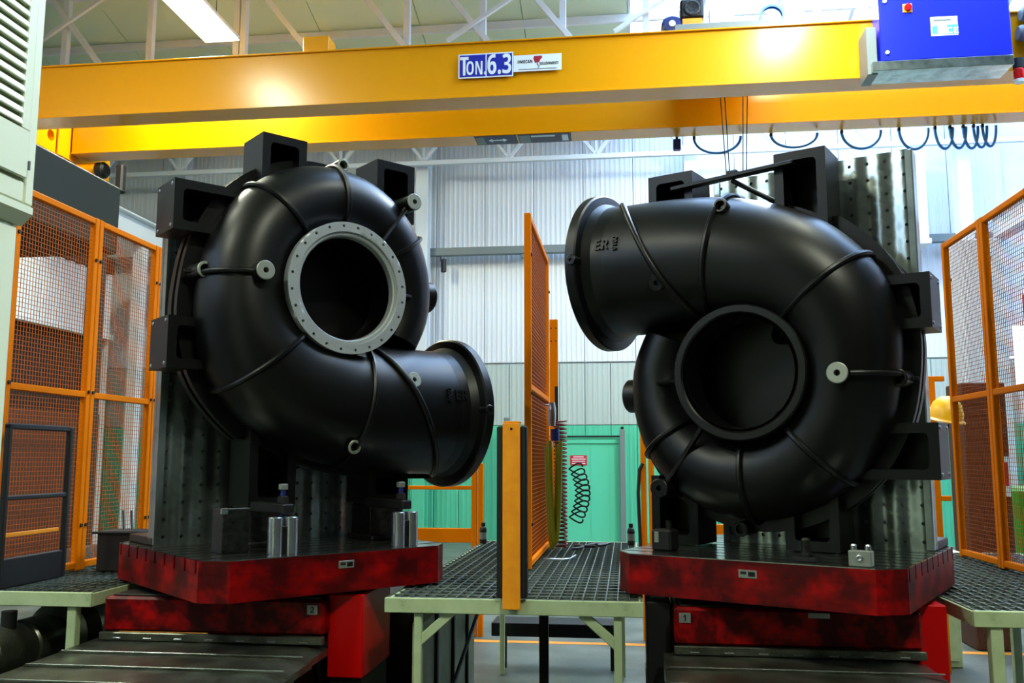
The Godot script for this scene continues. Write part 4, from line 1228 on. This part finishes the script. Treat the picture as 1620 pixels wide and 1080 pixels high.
func build_details() -> void:
	# pale electrical cabinet at the left edge, close to the viewer
	var cb := thing("switch_cabinet", "pale green cabinet with louvres at the left edge of the view", "cabinet", Vector3(-1.63, 0, -1.5))
	# body runs along z; right face at x = 0, far edge at z = -0.8
	pbox(cb, "body", Vector3(-0.46, 2.846, 0.05), Vector3(0.28, 1.108, 1.7), M.cabinet, 0.004)
	# front frame round the door, standing proud of the body
	pbox(cb, "frame", Vector3(-0.16, 2.846, -0.7795), Vector3(0.32, 1.108, 0.041), M.cabinet, 0.006)
	pbox(cb, "frame", Vector3(-0.16, 2.846, 0.8295), Vector3(0.32, 1.108, 0.141), M.cabinet, 0.006)
	pbox(cb, "frame", Vector3(-0.16, 2.3235, 0.0), Vector3(0.32, 0.063, 1.518), M.cabinet, 0.006)
	pbox(cb, "frame", Vector3(-0.16, 3.3795, 0.0), Vector3(0.32, 0.041, 1.518), M.cabinet, 0.006)
	# door made of rails, stiles and louvre blades with open gaps between them
	var dr := Node3D.new()
	dr.name = "door"
	cb.add_child(dr)
	pbox(dr, "rail", Vector3(0.004, 2.4285, 0.0), Vector3(0.012, 0.135, 1.506), M.cabinet, 0.003)
	pbox(dr, "rail", Vector3(0.004, 3.33, 0.0), Vector3(0.012, 0.05, 1.506), M.cabinet, 0.003)
	pbox(dr, "stile", Vector3(0.004, 2.9, -0.734), Vector3(0.012, 0.81, 0.038), M.cabinet, 0.003)
	pbox(dr, "stile", Vector3(0.004, 2.9, 0.27), Vector3(0.012, 0.81, 0.97), M.cabinet, 0.003)
	for i in 26:
		var st := mb()
		prism(st, PackedVector2Array([Vector2(-0.002, -0.002), Vector2(0.013, -0.006), Vector2(0.014, -0.003), Vector2(0.009, 0.013), Vector2(-0.002, 0.013)]), -0.25, 0.25, Transform3D(Basis.IDENTITY, Vector3(0.0, 2.507 + i * 0.0308, -0.465)))
		put(dr, "louvre", done(st), M.cabinet)
	plathe(cb, "hinge_pin", [Vector2(0.004, -0.012), Vector2(0.004, 0.012), Vector2(0, 0.012)], Vector3(0.01, 2.4, -0.757), Vector3.UP, M.grey_steel, 10)
	var st2 := mb()
	prism(st2, PackedVector2Array([Vector2(0.0, 0.0), Vector2(0.0, -0.02), Vector2(-0.03, -0.05), Vector2(-0.6, -0.05), Vector2(-0.6, 0.0)]), -0.8, 0.9, Transform3D(Basis.IDENTITY, Vector3(0, 2.292, 0)))
	put(cb, "drip_edge", done(st2), M.cabinet)
	pbox(cb, "pedestal", Vector3(-0.28, 1.12, 0.06), Vector3(0.5, 2.244, 1.7), M.cabinet, 0.012)
	# hand rail frame in black tube on the left platform
	var fr := thing("black_tube_frame", "black square tube frame standing in front of the left fence", "frame", Vector3(-3.0, 0.98, -4.4))
	pbox(fr, "top_tube", Vector3(0, 0.78, 0), Vector3(0.03, 0.03, 0.5), M.rubber, 0.006)
	pbox(fr, "mid_tube", Vector3(0, 0.43, 0), Vector3(0.025, 0.025, 0.5), M.rubber, 0.006)
	pbox(fr, "bottom_plate", Vector3(0, 0.07, 0), Vector3(0.02, 0.14, 0.5), M.rubber, 0.004)
	for z in [0.235, -0.265]:
		pbox(fr, "upright", Vector3(0, 0.395, z), Vector3(0.03, 0.79, 0.03), M.rubber, 0.006)
	pbox(fr, "yellow_strip", Vector3(-0.012, 0.25, 0), Vector3(0.008, 0.02, 0.46), M.post_yellow, 0.002)
	# tool crate
	var cr := thing("tool_crate", "small brown tool crate with two rods beside the left fence", "crate", Vector3(-2.83, 0.98, -5.0))
	pbox(cr, "body", Vector3(0, 0.11, 0), Vector3(0.24, 0.22, 0.2), M.brown_dark, 0.006)
	pbox(cr, "shelf", Vector3(0.06, 0.21, 0.08), Vector3(0.42, 0.012, 0.06), M.iron, 0.002)
	for x in [-0.02, 0.03]:
		psweep(cr, "rod", [Vector3(x, 0.2, 0), Vector3(x - 0.01, 0.33, 0)], [0.007], M.grey_steel, 8)
	# shaft assembly under the left platform
	var sh := thing("drive_shaft", "oily grey drive shaft lying under the left platform", "shaft", Vector3(-2.93, 0.7, -4.1))
	var pr := [Vector2(0, -1.2), Vector2(0.11, -1.2), Vector2(0.13, -1.15), Vector2(0.13, -0.9), Vector2(0.1, -0.87), Vector2(0.1, -0.62), Vector2(0.125, -0.6), Vector2(0.125, -0.3), Vector2(0.105, -0.28), Vector2(0.105, -0.16), Vector2(0.125, -0.14), Vector2(0.125, 0.1), Vector2(0.115, 0.11), Vector2(0.115, 0.14), Vector2(0.125, 0.15), Vector2(0.125, 0.34), Vector2(0.1, 0.36), Vector2(0.1, 0.42), Vector2(0.17, 0.45), Vector2(0.19, 0.55), Vector2(0.17, 0.75), Vector2(0, 0.75)]
	plathe(sh, "shaft", pr, Vector3.ZERO, Vector3(0.0, 0.0, -1.0), M.cover, 32)
	pbox(sh, "guide_rail", Vector3(0.09, -0.14, 0.1), Vector3(0.05, 0.02, 1.4), M.steel_dark, 0.004)
	pbox(sh, "cradle", Vector3(0, -0.42, -0.1), Vector3(0.3, 0.56, 1.6), M.iron, 0.01)
	plathe(sh, "clevis_bolt", [Vector2(0.035, 0), Vector2(0.035, 0.14), Vector2(0, 0.14)], Vector3(0.03, 0.05, -0.02), Vector3.UP, M.iron, 16)
	# machine side panels under the centre platform
	var ms := thing("machine_side_panel", "pale panelled machine side under the centre platform", "machine panel", Vector3(-1.02, 0, -4.4))
	pbox(ms, "panel", Vector3(0.02, 0.5, -0.75), Vector3(0.05, 0.66, 1.5), M.cream, 0.004)
	for i in 3:
		pbox(ms, "seam_post", Vector3(0.05, 0.45, -0.3 - i * 0.45), Vector3(0.02, 0.76, 0.04), M.iron, 0.003)
	pbar(ms, "handrail", Vector3(0.09, 0.25, 0.0), Vector3(0.09, 0.7, -1.5), 0.02, 0.02, M.grey_steel, 0.004)
	pbox(ms, "plinth", Vector3(-0.02, 0.09, -0.75), Vector3(0.14, 0.18, 1.5), M.cream, 0.004)
	var dk := thing("column_block", "dark steel column between the centre platform and the right saddle", "machine column", Vector3(0.13, 0, -4.3))
	pbox(dk, "column", Vector3(0, 0.48, -0.2), Vector3(0.11, 0.96, 0.4), M.iron, 0.006)
	pbox(dk, "cap", Vector3(0, 0.972, -0.1), Vector3(0.07, 0.012, 0.05), M.plate_alu, 0.002)
	pbox(dk, "sight_plate", Vector3(-0.058, 0.6, -0.1), Vector3(0.006, 0.12, 0.1), M.cover, 0.002)
	# bench and column below the platform
	var bn := thing("floor_bench", "low dark bench standing on the floor behind the centre platform", "bench", Vector3(-0.55, 0, -7.3))
	pbox(bn, "top", Vector3(0, 0.31, 0), Vector3(1.0, 0.1, 0.3), M.iron, 0.004)
	for x in [-0.42, 0.42]:
		pbox(bn, "leg", Vector3(x, 0.13, 0), Vector3(0.04, 0.26, 0.04), M.iron, 0.003)
	var pc := thing("platform_prop", "dark steel prop in the middle under the centre platform", "prop", Vector3(-0.47, 0.0, -5.2))
	pbox(pc, "shaft", Vector3(0, 0.452, 0), Vector3(0.05, 0.904, 0.05), M.iron, 0.004)
	pbox(pc, "foot", Vector3(0, 0.01, 0), Vector3(0.16, 0.02, 0.16), M.iron, 0.003)
	var hs := [["black cable loop left of the dark prop on the floor", -0.62, 0.15], ["black cable loop right of the dark prop on the floor", -0.3, 0.11]]
	for h in hs:
		var pts := []
		for k in 17:
			var a := PI * k / 16.0
			pts.append(Vector3(h[1] + cos(a) * h[2], 0.02 + sin(a) * 0.34, -5.0 + k * 0.01))
		var st := mb()
		sweep(st, pts, [0.012], 8)
		var o := put(self, numbered("floor_cable"), done(st), M.hose_black)
		tag(o, h[0], "cable", "cables under the centre platform")
	# spray bottles at the back edge of the centre platform
	for b in [[Vector3(-1.07, 0.98, -6.86), "black bottle with pale label left of the bumper post"], [Vector3(0.02, 0.98, -6.86), "black bottle with pale label beside the grey door post"]]:
		var t := thing("bottle", b[1], "bottle", b[0], 0.0, "black bottles on the platform edge")
		plathe(t, "body", [Vector2(0, 0.0), Vector2(0.024, 0.0), Vector2(0.027, 0.006), Vector2(0.027, 0.1), Vector2(0.022, 0.116), Vector2(0.013, 0.124), Vector2(0.013, 0.13), Vector2(0, 0.13)], Vector3.ZERO, Vector3.UP, M.rubber, 20)
		plathe(t, "cap", [Vector2(0.016, 0.126), Vector2(0.016, 0.15), Vector2(0.012, 0.154), Vector2(0, 0.154)], Vector3.ZERO, Vector3.UP, M.rubber, 16)
		plathe(t, "paper_label", [Vector2(0.0275, 0.03), Vector2(0.0275, 0.08)], Vector3.ZERO, Vector3.UP, M.plate_alu, 20)
	# hoses on the divider
	var vl := thing("air_valve", "small chrome air valve on the central mesh panel", "valve", Vector3(-0.5, 1.9, -6.2))
	plathe(vl, "body", [Vector2(0, -0.08), Vector2(0.022, -0.08), Vector2(0.028, -0.03), Vector2(0.028, 0.03), Vector2(0.02, 0.08), Vector2(0, 0.08)], Vector3.ZERO, Vector3.UP, M.chrome, 14)
	plathe(vl, "regulator", [Vector2(0, -0.04), Vector2(0.03, -0.04), Vector2(0.03, 0.04), Vector2(0, 0.04)], Vector3(0.02, -0.14, 0), Vector3.UP, M.blue_dark, 14)
	psweep(vl, "pipe", [Vector3(-0.045, 0.06, 0), Vector3(0, 0.06, 0), Vector3(0, 0.0, 0)], [0.009], M.chrome, 8)
	var yh := thing("yellow_hose", "yellow green hose hanging in long loops on the central panel", "hose", Vector3(-0.5, 1.68, -6.1))
	for k in 3:
		var pts := []
		for i in 21:
			var u := i / 20.0
			var s := sin(PI * u)
			pts.append(Vector3(-0.03 + u * 0.07 + k * 0.012, -0.66 * pow(s, 0.55) + 0.02 * k, 0.015 * k - 0.02))
		psweep(yh, "loop", pts, [0.013], M.hose_yellow, 8)
	plathe(yh, "hook", [Vector2(0, -0.02), Vector2(0.012, -0.02), Vector2(0.012, 0.03), Vector2(0, 0.03)], Vector3.ZERO, Vector3.UP, M.chrome, 10)
	var coil := []
	for i in 521:
		var u := i / 520.0
		var a := u * TAU * 32.0
		coil.append(Vector3(-0.455 + cos(a) * 0.042, 1.86 - 0.86 * u, -6.35 + sin(a) * 0.042))
	var stc := mb()
	sweep(stc, coil, [0.0065], 6)
	tag(put(self, numbered("coiled_hose"), done(stc), M.hose_red), "red brown coiled air hose hanging beside the yellow hose", "hose")
	coil = []
	for i in 181:
		var u := i / 180.0
		var a := u * TAU * 10.0
		var mid := Vector3(-0.405 + sin(PI * u) * 0.05, 1.55 - 0.36 * u, -6.35)
		coil.append(mid + Vector3(absf(cos(a * 0.5)) * 0.1, sin(a) * 0.03, sin(a) * 0.03))
	stc = mb()
	sweep(stc, coil, [0.006], 6)
	tag(put(self, numbered("coiled_cable"), done(stc), M.hose_black), "black springy coiled cable bulging out from the red hose", "cable")
	var pts2 := []
	for i in 41:
		var u := i / 40.0
		pts2.append(Vector3(-0.38 + u * 0.24 + sin(u * 19.0) * 0.05, 0.995 + 0.008 * absf(sin(u * 11.0)), -6.4 - u * 0.3 + cos(u * 14.0) * 0.06))
	stc = mb()
	sweep(stc, pts2, [0.01], 6)
	tag(put(self, numbered("loose_cable"), done(stc), M.hose_black), "black loose cable lying on the centre platform grating", "cable")
	var wr := thing("hook_rod", "bent pale steel rod on the grating by the central panel", "rod", Vector3(-0.42, 0.99, -5.75))
	psweep(wr, "rod", [Vector3(-0.1, 0, 0.0), Vector3(0.02, 0, 0.02), Vector3(0.06, 0.0, -0.03), Vector3(0.09, 0.012, -0.12)], [0.006], M.chrome, 8)

func build_background() -> void:
	# door in the back wall with a sign
	var d := struct("door_1")
	pbox(d, "leaf", Vector3(-0.98, 1.0, -17.9), Vector3(1.7, 2.0, 0.06), M.door_teal, 0.006)
	for x in [-1.6, -0.7, -0.34]:
		pbox(d, "seam", Vector3(x, 0.98, -17.867), Vector3(0.012, 1.84, 0.004), M.teal, 0.0)
	pbox(d, "track", Vector3(-0.98, 2.03, -17.86), Vector3(1.8, 0.035, 0.05), M.iron, 0.004)
	pbox(d, "head_rail", Vector3(-0.98, 1.93, -17.86), Vector3(1.7, 0.07, 0.02), M.door_teal, 0.004)
	var s := pbox(d, "notice", Vector3(-0.93, 1.575, -17.862), Vector3(0.32, 0.19, 0.006), M.sign_red, 0.001)
	for i in 4:
		pbox(s, "text_line", Vector3(0.0, 0.065 - i * 0.042, 0.004), Vector3([0.2, 0.27, 0.25, 0.26][i], 0.016, 0.002), M.print_white, 0.0004)
	var dp := thing("door_post", "grey steel post at the right of the teal door", "post", Vector3(-0.085, 0, -17.75))
	pbox(dp, "post", Vector3(0, 1.08, 0), Vector3(0.1, 2.16, 0.08), M.grey_steel, 0.006)
	plathe(dp, "knob", [Vector2(0.03, 0), Vector2(0.03, 0.05), Vector2(0, 0.06)], Vector3(0, 2.16, 0), Vector3.UP, M.iron, 12)
	var dp2 := thing("downpipe", "grey downpipe on the back wall left of the bumper post", "pipe", Vector3(-2.3, 0, -17.7))
	pbox(dp2, "pipe", Vector3(0, 1.2, 0), Vector3(0.12, 2.4, 0.1), M.grey_steel, 0.02)
	pbox(dp2, "clip", Vector3(0, 1.7, 0.0), Vector3(0.16, 0.04, 0.12), M.grey_steel, 0.006)
	# store booth against the left bay, white ribbed wall over a dark doorway
	var sb := thing("store_booth", "store booth with ribbed white wall over a dark doorway, behind left fence", "booth", Vector3(-9.4, 0, -13.6))
	for i in 7:
		put(sb, "ribbed_panel", panel_mesh(0.592, 1.1, 2, 0.05), M.wall_white, Transform3D(Basis(Vector3.UP, PI / 2), Vector3(0.0, 4.4, -1.72 + i * 0.6)))
	pbox(sb, "fascia", Vector3(-0.02, 5.12, 0.1), Vector3(0.1, 0.3, 4.3), M.brown, 0.01)
	pbox(sb, "lintel", Vector3(0.02, 3.8, 0.1), Vector3(0.12, 0.1, 4.3), M.white_steel, 0.006)
	pbox(sb, "roof", Vector3(-1.0, 5.2, 0.1), Vector3(2.0, 0.1, 4.3), M.roof, 0.006)
	pbox(sb, "backing", Vector3(-0.08, 4.4, 0.1), Vector3(0.06, 1.2, 4.3), M.wall_white, 0.0)
	pbox(sb, "end_wall", Vector3(-1.0, 2.58, -2.0), Vector3(2.0, 5.15, 0.1), M.wall_white, 0.006)
	pbox(sb, "end_wall", Vector3(-1.0, 2.58, 2.2), Vector3(2.0, 5.15, 0.1), M.wall_white, 0.006)
	pbox(sb, "rear_wall", Vector3(-1.95, 2.58, 0.1), Vector3(0.1, 5.15, 4.1), M.brown_dark, 0.006)
	pbox(sb, "shutter", Vector3(-0.3, 3.1, 0.1), Vector3(0.05, 1.4, 4.1), M.brown_dark, 0.006)
	pbox(sb, "counter", Vector3(-0.2, 1.2, 0.1), Vector3(0.3, 2.4, 4.1), M.brown, 0.01)
	# low orange barrier behind the left pallet
	var g := thing("orange_barrier", "low orange frame barrier behind the left casting's outlet", "barrier", Vector3(-1.75, 0, -8.5))
	for x in [0.34, 0.4]:
		pbox(g, "post", Vector3(x, 0.78, 0), Vector3(0.05, 1.56, 0.05), M.orange, 0.004)
	pbox(g, "post", Vector3(-0.75, 0.78, 0), Vector3(0.05, 1.56, 0.05), M.orange, 0.004)
	pbox(g, "rail", Vector3(-0.2, 1.335, 0), Vector3(1.08, 0.035, 0.035), M.orange, 0.004)
	pbox(g, "toe_board", Vector3(-0.2, 0.9, 0), Vector3(1.08, 0.13, 0.03), M.orange, 0.004)
	var g2 := thing("orange_gate_post", "pair of orange posts at the left of the right casting", "gate", Vector3(0.17, 0, -8.5))
	for x in [-0.025, 0.045]:
		pbox(g2, "post", Vector3(x, 1.0, 0), Vector3(0.05, 2.0, 0.05), M.orange, 0.004)
	pbox(g2, "rail", Vector3(0.45, 1.32, 0), Vector3(0.8, 0.04, 0.035), M.orange, 0.004)
	pbox(g2, "toe_board", Vector3(0.45, 0.95, 0), Vector3(0.8, 0.14, 0.03), M.orange, 0.004)
	psweep(self.get_node(NodePath(g2.name)), "bent_handle", [Vector3(-0.06, 0.7, 0.05), Vector3(-0.075, 1.3, 0.05), Vector3(-0.06, 1.5, 0.05), Vector3(-0.03, 1.56, 0.05)], [0.016], M.rubber, 8)
	# hood of a machine behind the left fence
	var h := thing("machine_hood", "dark grey green machine hood behind the left fence, under the crane", "machine", Vector3(-5.1, 0, -6.6))
	pbox(h, "body", Vector3(0, 3.72, -0.05), Vector3(1.2, 0.62, 1.8), M.hood, 0.02)
	for z in [-0.8, 0.7]:
		pbox(h, "leg", Vector3(0.5, 1.7, z), Vector3(0.12, 3.42, 0.12), M.hood, 0.006)
		pbox(h, "leg", Vector3(-0.5, 1.7, z), Vector3(0.12, 3.42, 0.12), M.hood, 0.006)
	# things beyond the right fence
	var bc := thing("brown_cabinet", "tall brown perforated cabinet beyond the right fence", "cabinet", Vector3(3.08, 0, -8.6))
	pbox(bc, "body", Vector3(0, 1.13, 0), Vector3(0.36, 2.26, 0.4), M.brown, 0.01)
	for i in 18:
		pbox(bc, "slat", Vector3(0, 0.5 + i * 0.1, 0.205), Vector3(0.32, 0.05, 0.012), M.brown, 0.003)
	var tg := pbox(bc, "paper_notice", Vector3(0.13, 1.45, 0.214), Vector3(0.07, 0.34, 0.003), M.print_white, 0.0005)
	pbox(tg, "pink_print", Vector3(0, 0.02, 0.002), Vector3(0.05, 0.2, 0.002), M.sign_red, 0.0003)
	var hm := thing("yellow_dome", "yellow rounded hard hat hung beyond the right fence post", "hard hat", Vector3(2.36, 1.9, -7.2))
	plathe(hm, "shell", [Vector2(0.125, 0.0), Vector2(0.12, 0.05), Vector2(0.1, 0.11), Vector2(0.06, 0.155), Vector2(0.0, 0.17)], Vector3(0, 0.0, 0), Vector3(0.15, 1, 0.2), M.helmet, 28, true)
	plathe(hm, "brim", [Vector2(0.0, -0.02), Vector2(0.14, -0.02), Vector2(0.145, -0.012), Vector2(0.125, 0.003)], Vector3(0, 0.0, 0), Vector3(0.15, 1, 0.2), M.helmet, 28)
	pbox(hm, "peg", Vector3(0, -0.06, -0.115), Vector3(0.03, 0.03, 0.3), M.iron, 0.004)
	var st := thing("hat_stand", "orange post carrying the yellow hard hat", "post", Vector3(2.36, 0, -7.489))
	pbox(st, "post", Vector3(0, 1.12, 0), Vector3(0.05, 2.24, 0.05), M.orange, 0.004)
	pbox(st, "cross_rail", Vector3(-0.05, 2.22, 0), Vector3(0.3, 0.04, 0.04), M.orange, 0.004)
	pbox(st, "cross_rail", Vector3(-0.05, 1.3, 0), Vector3(0.3, 0.04, 0.04), M.orange, 0.004)
	var ex := thing("fire_extinguisher", "red fire extinguisher beside the right casting's lower pad", "extinguisher", Vector3(2.28, 0.88, -7.75))
	plathe(ex, "cylinder", [Vector2(0, 0), Vector2(0.07, 0.0), Vector2(0.075, 0.02), Vector2(0.075, 0.4), Vector2(0.05, 0.46), Vector2(0.02, 0.48), Vector2(0, 0.48)], Vector3.ZERO, Vector3.UP, M.red_light, 22)
	plathe(ex, "valve", [Vector2(0.02, 0.48), Vector2(0.025, 0.54), Vector2(0, 0.55)], Vector3.ZERO, Vector3.UP, M.rubber, 12)
	psweep(ex, "hose", [Vector3(0.02, 0.52, 0), Vector3(0.1, 0.5, 0.02), Vector3(0.1, 0.25, 0.04)], [0.012], M.rubber, 8)
	var tb := thing("steel_cabinet", "pale cabinet carrying the red extinguisher beyond the right pallet", "cabinet", Vector3(2.3, 0, -7.9))
	pbox(tb, "body", Vector3(0, 0.42, 0), Vector3(0.5, 0.84, 0.4), M.cream, 0.008)
	pbox(tb, "top", Vector3(0, 0.86, 0.05), Vector3(0.56, 0.04, 0.5), M.cabinet, 0.008)
	pbox(tb, "door", Vector3(0, 0.42, 0.205), Vector3(0.44, 0.74, 0.012), M.cream, 0.004)
	var gm := thing("green_machine", "green machine housing low beyond the right fence", "machine", Vector3(4.6, 0, -10.6))
	pbox(gm, "body", Vector3(0, 0.65, 0), Vector3(1.3, 1.3, 1.0), M.green, 0.03)
	pbox(gm, "plinth", Vector3(0, 0.06, 0), Vector3(1.4, 0.12, 1.1), M.iron, 0.006)
	pbox(gm, "window", Vector3(-0.2, 0.9, 0.505), Vector3(0.5, 0.3, 0.012), M.iron, 0.004)
	var yc := thing("yellow_press", "yellow machine with red top beam far beyond the right fence", "machine", Vector3(7.75, 0, -16.6))
	pbox(yc, "column", Vector3(0, 2.0, 0), Vector3(1.2, 4.0, 0.8), M.post_yellow, 0.02)
	pbox(yc, "top_beam", Vector3(0, 4.25, 0), Vector3(1.5, 0.5, 0.9), M.red_clean, 0.02)
	pbox(yc, "bed", Vector3(0, 0.5, 0.6), Vector3(1.2, 1.0, 0.6), M.grey_steel, 0.02)
	var wc := thing("white_pier", "white square pier seen through the right fence", "pier", Vector3(4.55, 0, -12.4))
	pbox(wc, "shaft", Vector3(0, 2.2, 0), Vector3(0.5, 4.4, 0.5), M.wall_white, 0.01)
	pbox(wc, "base", Vector3(0, 0.1, 0), Vector3(0.56, 0.2, 0.56), M.teal, 0.01)
	var wd := thing("white_duct", "white rectangular duct above the right fence", "duct", Vector3(5.3, 6.1, -17.4))
	pbox(wd, "duct", Vector3(0, 0.3, 0), Vector3(0.5, 1.6, 0.4), M.white_steel, 0.01)
	pbox(wd, "wall_bracket", Vector3(0, 0.75, -0.38), Vector3(0.1, 0.1, 0.4), M.white_steel, 0.006)
	pbox(wd, "collar", Vector3(0, -0.55, 0), Vector3(0.56, 0.1, 0.46), M.white_steel, 0.006)
